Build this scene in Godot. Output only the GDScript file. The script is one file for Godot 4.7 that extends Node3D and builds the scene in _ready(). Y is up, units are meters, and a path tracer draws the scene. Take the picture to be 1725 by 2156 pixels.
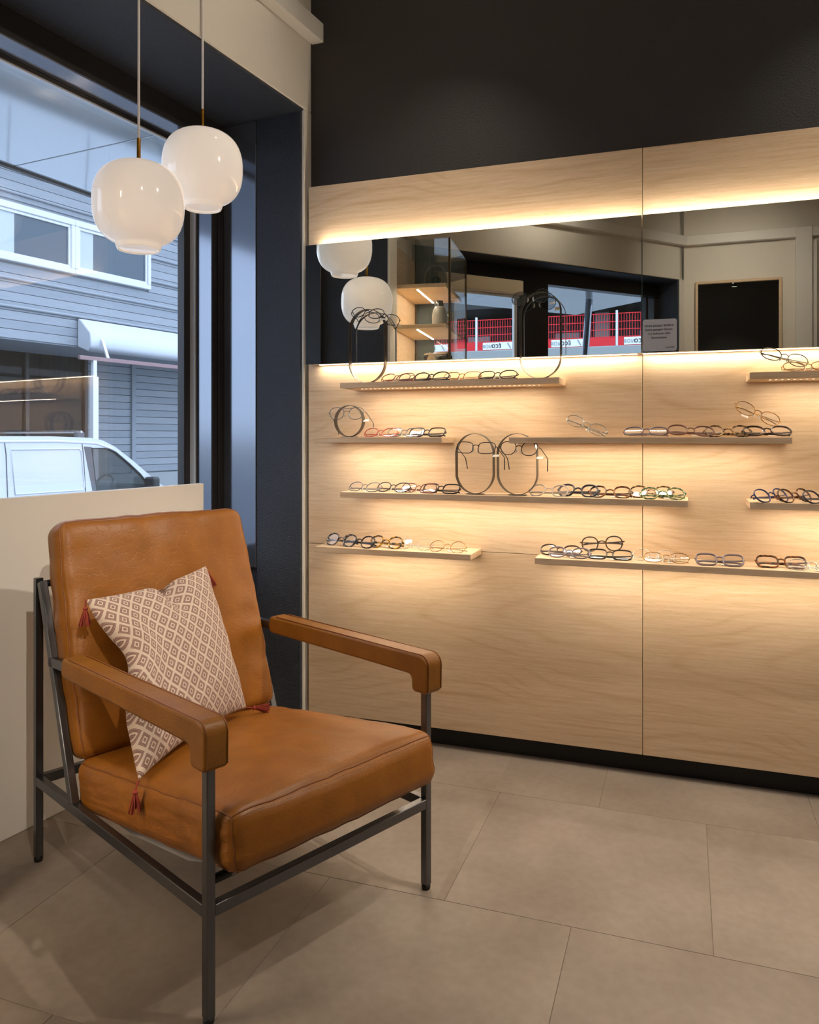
extends Node3D
# Optician's corner: tan leather armchair, opal pendants by a shop window, oak display wall with lit shelves and a mirror.

# ------------------------------------------------------------------ mesh builder
class MB:
	var v := PackedVector3Array()
	var uv := PackedVector2Array()
	var ix := PackedInt32Array()
	func vert(p: Vector3, t := Vector2.ZERO) -> int:
		v.append(p); uv.append(t)
		return v.size() - 1
	func tri(a: int, b: int, c: int) -> void:   # counter-clockwise from outside
		ix.append(a); ix.append(c); ix.append(b)
	func quad(a: int, b: int, c: int, d: int) -> void:
		tri(a, b, c); tri(a, c, d)
	func fquad(a: Vector3, b: Vector3, c: Vector3, d: Vector3) -> void:
		quad(vert(a, Vector2(0, 1)), vert(b, Vector2(1, 1)), vert(c, Vector2(1, 0)), vert(d, Vector2(0, 0)))
	func ftri(a: Vector3, b: Vector3, c: Vector3) -> void:
		tri(vert(a), vert(b), vert(c))
	func mesh() -> ArrayMesh:
		var n := PackedVector3Array()
		n.resize(v.size())
		for i in range(0, ix.size(), 3):
			var a := v[ix[i]]
			var fn := (v[ix[i + 2]] - a).cross(v[ix[i + 1]] - a)
			n[ix[i]] += fn; n[ix[i + 1]] += fn; n[ix[i + 2]] += fn
		for i in n.size():
			n[i] = n[i].normalized() if n[i].length_squared() > 1e-20 else Vector3.UP
		var arr := []
		arr.resize(Mesh.ARRAY_MAX)
		arr[Mesh.ARRAY_VERTEX] = v; arr[Mesh.ARRAY_NORMAL] = n; arr[Mesh.ARRAY_TEX_UV] = uv; arr[Mesh.ARRAY_INDEX] = ix
		var m := ArrayMesh.new()
		m.add_surface_from_arrays(Mesh.PRIMITIVE_TRIANGLES, arr)
		return m

# chamfered box centred on the transform's origin
func box(b: MB, t: Transform3D, s: Vector3, c := 0.002) -> void:
	var h := s * 0.5
	c = minf(c, minf(h.x, minf(h.y, h.z)) * 0.49)
	var i := h - Vector3(c, c, c)
	for ax in 3:
		var u := (ax + 1) % 3
		var w := (ax + 2) % 3
		for sg in [-1.0, 1.0]:
			var q := []
			for k in [[-1, -1], [1, -1], [1, 1], [-1, 1]]:
				var p := Vector3.ZERO
				p[ax] = sg * h[ax]; p[u] = k[0] * i[u]; p[w] = k[1] * i[w]
				q.append(t * p)
			if sg < 0: q.reverse()
			b.fquad(q[0], q[1], q[2], q[3])
		for su in [-1.0, 1.0]:           # edges along ax
			for sw in [-1.0, 1.0]:
				var q2 := []
				for k in [[-1, 0], [1, 0], [1, 1], [-1, 1]]:
					var p := Vector3.ZERO
					p[ax] = k[0] * i[ax]
					p[u] = su * (h[u] if k[1] == 0 else i[u]); p[w] = sw * (i[w] if k[1] == 0 else h[w])
					q2.append(t * p)
				if su * sw < 0: q2.reverse()
				b.fquad(q2[0], q2[1], q2[2], q2[3])
	for sx in [-1.0, 1.0]:
		for sy in [-1.0, 1.0]:
			for sz in [-1.0, 1.0]:
				var a := t * Vector3(sx * h.x, sy * i.y, sz * i.z)
				var d := t * Vector3(sx * i.x, sy * h.y, sz * i.z)
				var e := t * Vector3(sx * i.x, sy * i.y, sz * h.z)
				if sx * sy * sz > 0: b.ftri(a, d, e)
				else: b.ftri(a, e, d)

func bx(b: MB, lo: Vector3, hi: Vector3, c := 0.002) -> void:
	box(b, Transform3D(Basis(), (lo + hi) * 0.5), (hi - lo).abs(), c)

# square bar between two points; up fixes its roll
func bar(b: MB, p: Vector3, q: Vector3, w: float, h: float, up := Vector3.UP, c := 0.0015) -> void:
	var z := (q - p).normalized()
	var x := up.cross(z)
	if x.length() < 0.01: x = Vector3.RIGHT.cross(z)
	x = x.normalized()
	box(b, Transform3D(Basis(x, z.cross(x), z), (p + q) * 0.5), Vector3(w, h, (q - p).length()), c)

# round tube along points, radius r or an array of radii
func tube(b: MB, pts: Array, r, sides := 8, closed := false, flat := 1.0, up := Vector3.ZERO) -> void:
	var n := pts.size()
	var rings := []
	var prev := Vector3.ZERO
	for i in n:
		var d: Vector3
		if closed: d = (pts[(i + 1) % n] - pts[(i + n - 1) % n]).normalized()
		elif i == 0: d = (pts[1] - pts[0]).normalized()
		elif i == n - 1: d = (pts[n - 1] - pts[n - 2]).normalized()
		else: d = (pts[i + 1] - pts[i - 1]).normalized()
		var x: Vector3
		if up != Vector3.ZERO: x = up - d * up.dot(d)
		elif prev == Vector3.ZERO:
			x = d.cross(Vector3.UP)
			if x.length() < 0.1: x = d.cross(Vector3.RIGHT)
		else: x = prev - d * prev.dot(d)
		x = x.normalized()
		prev = x
		var y := d.cross(x)
		var rr: float = r[i] if r is Array else r
		var ring := []
		for k in sides:
			var a := TAU * k / sides
			ring.append(b.vert(pts[i] + x * cos(a) * rr * flat + y * sin(a) * rr, Vector2(float(k) / sides, float(i))))
		rings.append(ring)
	for i in (n if closed else n - 1):
		var A: Array = rings[i]
		var B: Array = rings[(i + 1) % n]
		for k in sides:
			var k2 := (k + 1) % sides
			b.quad(A[k], A[k2], B[k2], B[k])
	if not closed:
		for e in [0, n - 1]:
			var c := b.vert(pts[e])
			for k in sides:
				var k2 := (k + 1) % sides
				var i0 := b.vert(b.v[rings[e][k]])
				var i1 := b.vert(b.v[rings[e][k2]])
				if e == 0: b.tri(c, i1, i0)
				else: b.tri(c, i0, i1)

func lathe(b: MB, prof: Array, seg := 32, at := Vector3.ZERO) -> void:
	var rings := []
	for p in prof:
		var ring := []
		for k in seg:
			var a := TAU * k / seg
			ring.append(b.vert(at + Vector3(cos(a) * p.x, p.y, sin(a) * p.x), Vector2(float(k) / seg, p.y)))
		rings.append(ring)
	for i in prof.size() - 1:          # profile runs upward on the outside
		for k in seg:
			var k2 := (k + 1) % seg
			b.quad(rings[i][k], rings[i + 1][k], rings[i + 1][k2], rings[i][k2])

# flat polygon in (x, y) pushed along z from z0 to z1, with a rounded bevel
func extrude(b: MB, poly: PackedVector2Array, z0: float, z1: float, bev := 0.0, steps := 3, t := Transform3D()) -> void:
	if Geometry2D.is_polygon_clockwise(poly): poly.reverse()
	var n := poly.size()
	var off := []
	for i in n:
		var e0 := (poly[i] - poly[(i + n - 1) % n]).normalized()
		var e1 := (poly[(i + 1) % n] - poly[i]).normalized()
		var m := (Vector2(e0.y, -e0.x) + Vector2(e1.y, -e1.x)).normalized()
		off.append(-m / maxf(0.5, m.dot(Vector2(e0.y, -e0.x))))
	var rings := []
	var lv := []
	if bev > 0.0:
		for k in steps + 1:
			var a := PI * 0.5 * k / steps
			lv.append([bev * (1.0 - sin(a)), z0 + bev * (1.0 - cos(a))])
		for k in steps + 1:
			var a := PI * 0.5 * (steps - k) / steps
			lv.append([bev * (1.0 - sin(a)), z1 - bev * (1.0 - cos(a))])
	else:
		lv = [[0.0, z0], [0.0, z1]]
	for l in lv:
		var ring := []
		for i in n:
			var p: Vector2 = poly[i] + off[i] * l[0]
			ring.append(t * Vector3(p.x, p.y, l[1]))
		rings.append(ring)
	if bev > 0.0:
		var id := []
		for r in rings:
			var q := []
			for p in r: q.append(b.vert(p))
			id.append(q)
		for k in rings.size() - 1:
			for i in n:
				var j := (i + 1) % n
				b.quad(id[k][i], id[k][j], id[k + 1][j], id[k + 1][i])
	else:
		for i in n:
			var j := (i + 1) % n
			b.fquad(rings[0][i], rings[0][j], rings[1][j], rings[1][i])
	var inner := PackedVector2Array()
	for i in n: inner.append(poly[i] + off[i] * lv[0][0])
	var tr := Geometry2D.triangulate_polygon(inner)
	var lo := []
	var hi := []
	for i in n:
		lo.append(b.vert(rings[0][i], poly[i])); hi.append(b.vert(rings[-1][i], poly[i]))
	for i in range(0, tr.size(), 3):
		var p0 := inner[tr[i]]
		var flip := (inner[tr[i + 1]] - p0).cross(inner[tr[i + 2]] - p0) < 0
		var a := tr[i]
		var c := tr[i + 2] if not flip else tr[i + 1]
		var d := tr[i + 1] if not flip else tr[i + 2]
		b.tri(hi[a], hi[d], hi[c])
		b.tri(lo[a], lo[c], lo[d])

# rounded box: a point q on the cube [-1,1]^3 to the surface
func on_rbox(q: Vector3, h: Vector3, r: float) -> Vector3:
	var p := q * h
	var i := h - Vector3(r, r, r)
	var c := p.clamp(-i, i)
	var d := p - c
	return c + d.normalized() * r if d.length() > 1e-9 else p

func rbox(b: MB, h: Vector3, r: float, seg: int, deform: Callable, t := Transform3D()) -> void:
	for ax in 3:
		var u := (ax + 1) % 3
		var w := (ax + 2) % 3
		var cu := cuts(h[u], r, seg)
		var cw := cuts(h[w], r, seg)
		for sg in [-1.0, 1.0]:
			var id := []
			for i in cu.size():
				var row := []
				for j in cw.size():
					var q := Vector3.ZERO
					q[ax] = sg; q[u] = cu[i]; q[w] = cw[j]
					row.append(b.vert(t * deform.call(on_rbox(q, h, r), q), Vector2(cu[i], cw[j])))
				id.append(row)
			for i in cu.size() - 1:
				for j in cw.size() - 1:
					if sg > 0: b.quad(id[i][j], id[i + 1][j], id[i + 1][j + 1], id[i][j + 1])
					else: b.quad(id[i][j], id[i][j + 1], id[i + 1][j + 1], id[i + 1][j])

func cuts(h: float, r: float, seg: int) -> Array:
	var o := []
	var e := (h - r) / h
	for k in 5: o.append(-1.0 + (1.0 - e) * (1.0 - cos(PI * 0.25 * k / 4.0) + tan(PI * 0.25 * k / 4.0)) / (2.0 - cos(PI * 0.25)) if k < 4 else -e)
	for k in range(1, seg): o.append(-e + 2.0 * e * k / seg)
	for k in 5: o.append(-o[4 - k])
	return o

func weld(b: MB, eps := 1e-5) -> void:      # shared vertices where faces meet, so that normals are smooth
	var seen := {}
	var to := PackedInt32Array()
	to.resize(b.v.size())
	for i in b.v.size():
		var k := Vector3i((b.v[i] / eps).round())
		if not seen.has(k): seen[k] = i
		to[i] = seen[k]
	for i in b.ix.size(): b.ix[i] = to[b.ix[i]]

# ------------------------------------------------------------------ scene helpers
var used := {}
func numbered(called: String) -> String:
	var n: int = used.get(called, 0)
	used[called] = n + 1
	return called if n == 0 else "%s_%03d" % [called, n]

func put(b, called: String, m: Material, parent: Node = null) -> MeshInstance3D:
	var o := MeshInstance3D.new()
	o.mesh = b.mesh() if b is MB else b
	o.material_override = m
	if parent == null:
		o.name = numbered(called)
		add_child(o)
	else:
		o.name = called
		parent.add_child(o, true)
	return o

func thing(called: String, label: String, category: String, at := Vector3.ZERO, turn := 0.0, group := "") -> Node3D:
	var o := Node3D.new()
	o.name = numbered(called)
	add_child(o)
	o.position = at
	o.rotation.y = turn
	tag(o, label, category, group)
	return o

func tag(o: Node, label: String, category := "", group := "", kind := "") -> Node:
	o.set_meta("label", label)
	if category: o.set_meta("category", category)
	if group: o.set_meta("group", group)
	if kind: o.set_meta("kind", kind)
	return o

func struct(called: String, b, m: Material, label: String, category: String, xf := Transform3D()) -> MeshInstance3D:
	var o := put(b, called, m)
	o.transform = xf
	tag(o, label, category, "", "structure")
	return o

func area(parent: Node, called: String, at: Vector3, size: Vector2, e: float, c: Color, euler: Vector3) -> void:
	var l := AreaLight3D.new()
	l.name = called
	parent.add_child(l, true)
	l.position = at
	l.rotation_degrees = euler
	l.area_size = size
	l.light_energy = e
	l.light_color = c
	l.shadow_enabled = true
	l.area_range = 12.0

# ------------------------------------------------------------------ materials
var M := {}
func mat(key: String, c: Color, rough := 0.6, metal := 0.0) -> StandardMaterial3D:
	var m := StandardMaterial3D.new()
	m.resource_name = key
	m.albedo_color = c
	m.roughness = rough
	m.metallic = metal
	M[key] = m
	return m

func tex(w: int, h: int, f: Callable) -> ImageTexture:
	var d := PackedByteArray()
	d.resize(w * h * 3)
	var k := 0
	for y in h:
		for x in w:
			var c: Color = f.call(x, y)
			d[k] = clampi(int(c.r * 255.0), 0, 255); d[k + 1] = clampi(int(c.g * 255.0), 0, 255); d[k + 2] = clampi(int(c.b * 255.0), 0, 255)
			k += 3
	return ImageTexture.create_from_image(Image.create_from_data(w, h, false, Image.FORMAT_RGB8, d))

func fnl(s: int, fr: float, oct := 1, kind := FastNoiseLite.TYPE_SIMPLEX_SMOOTH) -> FastNoiseLite:
	var n := FastNoiseLite.new()
	n.seed = s; n.frequency = fr; n.noise_type = kind
	n.fractal_type = FastNoiseLite.FRACTAL_FBM if oct > 1 else FastNoiseLite.FRACTAL_NONE
	n.fractal_octaves = oct
	return n

func ntex(s: int, fr: float, oct: int, size := 512, kind := FastNoiseLite.TYPE_SIMPLEX_SMOOTH) -> NoiseTexture2D:
	var t := NoiseTexture2D.new()
	t.width = size; t.height = size; t.seamless = true
	t.noise = fnl(s, fr, oct, kind)
	return t

func tri(m: StandardMaterial3D, scale: Vector3, world := true) -> StandardMaterial3D:
	m.uv1_triplanar = true
	m.uv1_world_triplanar = world
	m.uv1_scale = scale
	m.uv1_triplanar_sharpness = 8.0
	return m

func bump(m: StandardMaterial3D, t: Texture2D, s: float) -> void:
	m.heightmap_enabled = true
	m.heightmap_texture = t
	m.heightmap_scale = s

func make_materials() -> void:
	# oak veneer, grain along x: 2.4 m x 1.2 m
	var na := fnl(3, 1.0)
	var nb := fnl(4, 1.0)
	var nc := fnl(5, 1.0)
	var W := 1536
	var H := 1024
	var light := Color(0.868, 0.776, 0.660)
	var dark := Color(0.755, 0.630, 0.480)
	var oak := tex(W, H, func(px, py):
		var x: float = px * 2.4 / W
		var y: float = py * 1.2 / H
		var wy: float = y + na.get_noise_2d(x * 0.8, y * 1.7) * 0.075 + nb.get_noise_2d(x * 2.6, y * 6.0) * 0.012
		var leaf: float = floor(wy / 0.4)
		var yy: float = wy - leaf * 0.4 - 0.2
		var xx: float = x - 0.5 - 0.75 * fmod(leaf * 1.37 + 0.4, 2.0)
		var d: float = sqrt(yy * yy + xx * xx * 0.012 + 0.0004) + nb.get_noise_2d(x * 5.0, y * 14.0) * 0.0035
		var ring: float = 0.5 + 0.5 * sin(d * 210.0)
		var line: float = pow(ring, 5.0) * (0.45 + 0.55 * na.get_noise_2d(x * 3.0 + 9.0, y * 8.0))
		var streak: float = nc.get_noise_2d(x * 9.0, y * 420.0) * 0.22 + na.get_noise_2d(x * 2.0, y * 90.0) * 0.16
		var pore: float = maxf(0.0, nb.get_noise_2d(x * 30.0, y * 800.0) - 0.35) * 0.5
		var broad: float = na.get_noise_2d(x * 0.9 + 30.0, y * 3.0) * 0.14
		var k: float = clampf(0.26 + line * 0.42 + streak + pore + broad, 0.0, 1.0)
		return light.lerp(dark, k))
	var offs := {"oak_low_a": Vector3(0.66, 0.1, 0), "oak_low_b": Vector3(0.3, 0.18, 0), "oak_mid_a": Vector3(0.7, 0.35, 0), "oak_mid_b": Vector3(0.12, 0.42, 0), "oak_top_a": Vector3(0.78, 0.62, 0), "oak_top_b": Vector3(0.36, 0.55, 0), "oak_shelf": Vector3(0.2, 0.31, 0.4)}
	for k in offs:
		var m := mat(k, Color(1, 1, 1), 0.5)
		m.albedo_texture = oak
		tri(m, Vector3(1 / 2.4, 1 / 1.2, 1 / 1.2))
		m.uv1_offset = offs[k]
		m.metallic_specular = 0.4
	# walls
	var plaster := ntex(11, 0.02, 4)
	var rough := ntex(12, 0.035, 4, 512)
	var m1 := mat("wall_black", Color(0.185, 0.175, 0.172), 0.5)
	tri(m1, Vector3(6, 6, 6)); bump(m1, rough, 0.05)
	var m2 := mat("wall_white", Color(0.86, 0.84, 0.80), 0.7)
	tri(m2, Vector3(1.2, 1.2, 1.2)); bump(m2, plaster, 0.12)
	var m3 := mat("plaster_dark", Color(0.19, 0.205, 0.235), 0.55)
	tri(m3, Vector3(9, 9, 9)); bump(m3, rough, 0.22)
	mat("ceiling", Color(0.86, 0.85, 0.82), 0.8)
	mat("plinth", Color(0.03, 0.03, 0.03), 0.6)
	mat("parapet", Color(0.94, 0.925, 0.90), 0.5)
	mat("trim_white", Color(0.88, 0.87, 0.85), 0.5)
	var fm := mat("frame_dark", Color(0.19, 0.18, 0.18), 0.35, 0.3)
	fm.metallic_specular = 0.5
	mat("panel_steel", Color(0.50, 0.52, 0.56), 0.12, 0.8)
	mat("alu", Color(0.86, 0.88, 0.90), 0.35, 0.2)
	# floor tiles, three tones
	var fa := fnl(21, 0.004, 4)
	var fb := fnl(22, 0.05, 3)
	var stone := tex(1024, 1024, func(x, y):
		var k: float = 0.5 + fa.get_noise_2d(x, y) * 0.65 + fb.get_noise_2d(x, y) * 0.22 + nc.get_noise_2d(x * 0.6, y * 0.6) * 0.07
		return Color(0.51, 0.465, 0.425).lerp(Color(0.615, 0.57, 0.525), clampf(k, 0.0, 1.0)))
	for k in 3:
		var m := mat("tile_%d" % k, [Color(1, 1, 1), Color(0.97, 0.965, 0.96), Color(0.985, 0.98, 0.985)][k], 0.42)
		m.albedo_texture = stone
		tri(m, Vector3(0.55, 0.55, 0.55)); m.uv1_offset = Vector3(0.31 * k, 0, 0.47 * k)
		m.metallic_specular = 0.38
	mat("grout", Color(0.52, 0.47, 0.42), 0.8)
	# leather
	var la := fnl(31, 0.006, 4)
	var lb := fnl(32, 0.08, 2)
	var hide := tex(768, 768, func(x, y):
		var k: float = 0.5 + la.get_noise_2d(x, y) * 0.42 + lb.get_noise_2d(x, y) * 0.16
		return Color(0.51, 0.305, 0.08).lerp(Color(0.62, 0.39, 0.122), clampf(k, 0.0, 1.0)))
	var ga := fnl(33, 0.10, 2, FastNoiseLite.TYPE_CELLULAR)
	var gb := fnl(34, 0.011, 3)
	var grain := tex(768, 768, func(x, y):
		var cr: float = 1.0 - absf(gb.get_noise_2d(x, y * 1.6)) * 2.2
		var k: float = 0.45 + ga.get_noise_2d(x, y) * 0.10 - pow(clampf(cr, 0.0, 1.0), 14.0) * 0.35 + gb.get_noise_2d(y * 0.4, x * 0.4) * 0.25
		return Color(k, k, k))
	for k in ["leather", "leather_arm"]:
		var m := mat(k, Color(1, 1, 1) if k == "leather" else Color(0.93, 0.97, 1.0), 0.42)
		m.albedo_texture = hide
		tri(m, Vector3(2.2, 2.2, 2.2), false); bump(m, grain, 0.10)
		m.metallic_specular = 0.45
	mat("stitch", Color(0.62, 0.44, 0.22), 0.7)
	mat("piping", Color(0.50, 0.29, 0.10), 0.5)
	var st := mat("chair_steel", Color(0.42, 0.425, 0.44), 0.27, 0.9)
	st.metallic_specular = 0.5
	mat("canvas", Color(0.80, 0.79, 0.78), 0.9)
	mat("rubber", Color(0.04, 0.04, 0.04), 0.6)
	# woven diamond cushion
	var cream := Color(0.80, 0.73, 0.67)
	var plum := Color(0.40, 0.235, 0.22)
	var weave := tex(128, 128, func(x, y):
		var d: float = absf(x / 127.0 - 0.5) * 2.0 + absf(y / 127.0 - 0.5) * 2.0
		if d > 1.0: d = 2.0 - d
		var k := 0.0
		for q in [[0.0, 0.05], [0.09, 0.19], [0.41, 0.49], [0.545, 0.625], [0.68, 0.76]]:
			if d >= q[0] and d < q[1]: k = 1.0
		if d > 0.49 and d < 0.68 and k == 0.0: k = 0.22
		var th := 0.5 + 0.5 * sin(y * TAU / 4.0) * sin(x * TAU / 4.0)
		return cream.lerp(plum, k * (0.78 + 0.22 * th)))
	var wm := mat("cushion", Color(1, 1, 1), 0.9)
	wm.albedo_texture = weave
	wm.rim_enabled = true; wm.rim = 0.25
	mat("tassel", Color(0.56, 0.21, 0.15), 0.85)
	# pendants
	var op := mat("opal_lamp", Color(0.90, 0.875, 0.84), 0.08)
	op.emission_enabled = true; op.emission = Color(1.0, 0.935, 0.875); op.emission_energy_multiplier = 0.36
	mat("brass", Color(0.78, 0.57, 0.22), 0.25, 1.0)
	mat("cord", Color(0.88, 0.86, 0.86), 0.5)
	# glass and mirror
	var g := mat("pane", Color(0.92, 0.96, 0.97, 0.03), 0.0)
	g.transparency = BaseMaterial3D.TRANSPARENCY_ALPHA
	var g2 := mat("case_glass", Color(0.75, 0.88, 0.84, 0.05), 0.0)
	g2.transparency = BaseMaterial3D.TRANSPARENCY_ALPHA
	mat("glass_edge", Color(0.25, 0.52, 0.46), 0.1)
	var le := mat("lens", Color(1, 1, 1, 0.03), 0.0)
	le.transparency = BaseMaterial3D.TRANSPARENCY_ALPHA
	var dk := mat("lens_dark", Color(0.10, 0.14, 0.14, 0.45), 0.0)
	dk.transparency = BaseMaterial3D.TRANSPARENCY_ALPHA
	mat("mirror", Color(0.86, 0.87, 0.85), 0.0, 1.0)
	mat("mirror_edge", Color(0.50, 0.66, 0.68), 0.15, 0.4)
	var led := mat("led", Color(1, 1, 1), 0.4)
	led.emission_enabled = true; led.emission = Color(1.0, 0.95, 0.86); led.emission_energy_multiplier = 6.0
	mat("tape", Color(0.88, 0.86, 0.80), 0.6)
	mat("ring", Color(0.40, 0.39, 0.37), 0.35, 0.85)
	# frames of the glasses
	mat("fr_black", Color(0.07, 0.07, 0.075), 0.25)
	mat("fr_gun", Color(0.25, 0.25, 0.27), 0.25, 0.9)
	mat("fr_grey", Color(0.43, 0.44, 0.46), 0.3, 0.6)
	mat("fr_silver", Color(0.70, 0.69, 0.67), 0.2, 0.9)
	mat("fr_gold", Color(0.66, 0.52, 0.34), 0.22, 1.0)
	mat("fr_coral", Color(0.70, 0.30, 0.22), 0.35)
	mat("fr_red", Color(0.48, 0.19, 0.14), 0.3)
	mat("fr_brown", Color(0.30, 0.18, 0.12), 0.3)
	mat("fr_navy", Color(0.13, 0.15, 0.22), 0.3)
	mat("fr_blue", Color(0.16, 0.20, 0.38), 0.25)
	mat("fr_lilac", Color(0.50, 0.46, 0.50), 0.2)
	mat("fr_rose", Color(0.52, 0.36, 0.30), 0.3)
	mat("fr_clear", Color(0.74, 0.71, 0.67), 0.15)
	var tn := fnl(41, 0.045, 2)
	var pal := {"fr_tort": [Color(0.11, 0.06, 0.035), Color(0.55, 0.32, 0.13)], "fr_tort_pale": [Color(0.20, 0.12, 0.07), Color(0.72, 0.58, 0.38)], "fr_tort_yellow": [Color(0.13, 0.09, 0.05), Color(0.80, 0.60, 0.12)], "fr_tort_dark": [Color(0.05, 0.04, 0.035), Color(0.36, 0.24, 0.14)], "fr_green": [Color(0.12, 0.30, 0.22), Color(0.66, 0.70, 0.45)], "fr_white": [Color(0.06, 0.06, 0.06), Color(0.62, 0.60, 0.58)]}
	for k in pal:
		var m := mat(k, Color(1, 1, 1), 0.2)
		m.albedo_texture = tex(96, 96, func(x, y): return pal[k][0].lerp(pal[k][1], smoothstep(-0.1, 0.25, tn.get_noise_2d(x, y))))
		tri(m, Vector3(14, 14, 14), false)
	mat("tag", Color(0.93, 0.92, 0.90), 0.5)
	mat("nose_pad", Color(0.80, 0.80, 0.78), 0.2)
	mat("print_dark", Color(0.10, 0.10, 0.13), 0.6)
	mat("print_grey", Color(0.62, 0.64, 0.66), 0.6)
	mat("card_silver", Color(0.74, 0.75, 0.78), 0.4, 0.25)
	# street
	var sb := tex(256, 256, func(x, y):
		var k: float = 0.5 + nc.get_noise_2d(x * 0.02, y * 0.6) * 0.5 + fb.get_noise_2d(x * 0.3, y) * 0.2
		return Color(0.56, 0.585, 0.61).lerp(Color(0.63, 0.655, 0.68), clampf(k, 0.0, 1.0)))
	for k in 2:
		var m := mat("siding_%d" % k, [Color(1, 1, 1), Color(0.95, 0.955, 0.96)][k], 0.7)
		m.albedo_texture = sb
		tri(m, Vector3(0.5, 1.3, 0.5), false); m.uv1_offset = Vector3(0.37 * k, 0.2 * k, 0)
	mat("white_frame", Color(0.84, 0.85, 0.86), 0.45)
	mat("far_glass", Color(0.24, 0.31, 0.36), 0.04)
	mat("shop_glass", Color(0.07, 0.085, 0.10), 0.05)
	M["shop_glass"].metallic_specular = 0.25
	mat("curtain", Color(0.72, 0.76, 0.77), 0.8)
	mat("awning", Color(0.80, 0.82, 0.84), 0.6)
	mat("rust", Color(0.58, 0.47, 0.47), 0.6)
	mat("pole_white", Color(0.86, 0.87, 0.88), 0.5)
	mat("concrete", Color(0.60, 0.62, 0.62), 0.85)
	mat("asphalt", Color(0.52, 0.53, 0.54), 0.9)
	mat("canopy", Color(0.88, 0.91, 0.93), 0.06, 0.45)
	var vw := mat("van_white", Color(0.80, 0.815, 0.835), 0.25)
	vw.clearcoat_enabled = true; vw.clearcoat = 0.6
	var vg := mat("van_glass", Color(0.12, 0.20, 0.22, 0.42), 0.02)
	vg.transparency = BaseMaterial3D.TRANSPARENCY_ALPHA
	mat("van_black", Color(0.09, 0.095, 0.10), 0.45)
	mat("van_grey", Color(0.33, 0.34, 0.36), 0.5)
	mat("fence_red", Color(0.86, 0.08, 0.14), 0.5)
	mat("banner", Color(0.92, 0.93, 0.93), 0.5)
	mat("dark_building", Color(0.20, 0.21, 0.23), 0.7)
	mat("case_grey", Color(0.45, 0.45, 0.43), 0.3)
	mat("case_black", Color(0.06, 0.06, 0.06), 0.35)
	mat("case_blue", Color(0.12, 0.42, 0.66), 0.5)
	mat("bronze", Color(0.36, 0.30, 0.22), 0.3, 0.8)
	mat("blind", Color(0.80, 0.75, 0.66), 0.7)
	mat("spot_black", Color(0.05, 0.05, 0.05), 0.4)

# ------------------------------------------------------------------ frames of reference
const WX := Vector3(-0.108, 0, 0.994)      # along the window wall, away from the display wall
const CX := Vector3(0.672, 0, 0.7405)      # along the chamfered corner front
var wall_t := Transform3D(Basis(WX.normalized(), Vector3.UP, WX.normalized().cross(Vector3.UP)), Vector3(-1.356, 0, -0.05))
var front_t := Transform3D(Basis(CX.normalized(), Vector3.UP, CX.normalized().cross(Vector3.UP)), Vector3(-1.604, 0, 2.23))
const LED := Color(1.0, 0.93, 0.83)
const HEIGHT := 3.1

func _ready() -> void:
	make_camera_and_light()
	make_materials()
	make_room()
	make_windows()
	make_display()
	make_pendants()
	make_chair()
	make_cushion()
	make_glasses()
	make_case()
	make_back_wall()
	make_street()
	make_construction()

func make_camera_and_light() -> void:
	var cam := Camera3D.new()
	cam.name = "camera"
	add_child(cam)
	cam.projection = Camera3D.PROJECTION_FRUSTUM
	cam.near = 0.05; cam.far = 200.0
	cam.size = cam.near * 2156.0 / 1640.0
	cam.frustum_offset = Vector2(0, -157.0 / 1640.0 * cam.near)
	cam.position = Vector3(0, 1.11, 2.66)
	cam.rotation.y = atan(578.0 / 1640.0)
	cam.current = true
	var we := WorldEnvironment.new()
	we.name = "environment"
	add_child(we)
	var e := Environment.new()
	we.environment = e
	e.background_mode = Environment.BG_SKY
	var sky := Sky.new()
	var sm := ProceduralSkyMaterial.new()      # even, cool overcast
	sm.sky_top_color = Color(0.75, 0.83, 0.95); sm.sky_horizon_color = Color(0.77, 0.85, 0.95)
	sm.ground_bottom_color = Color(0.45, 0.50, 0.56); sm.ground_horizon_color = Color(0.55, 0.60, 0.66)
	sm.sky_energy_multiplier = 1.0
	sky.sky_material = sm
	e.sky = sky
	e.background_energy_multiplier = 3.9
	e.tonemap_mode = Environment.TONE_MAPPER_LINEAR
	e.tonemap_exposure = 1.1
	e.sdfgi_enabled = true; e.ssao_enabled = true; e.ssil_enabled = true

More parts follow.
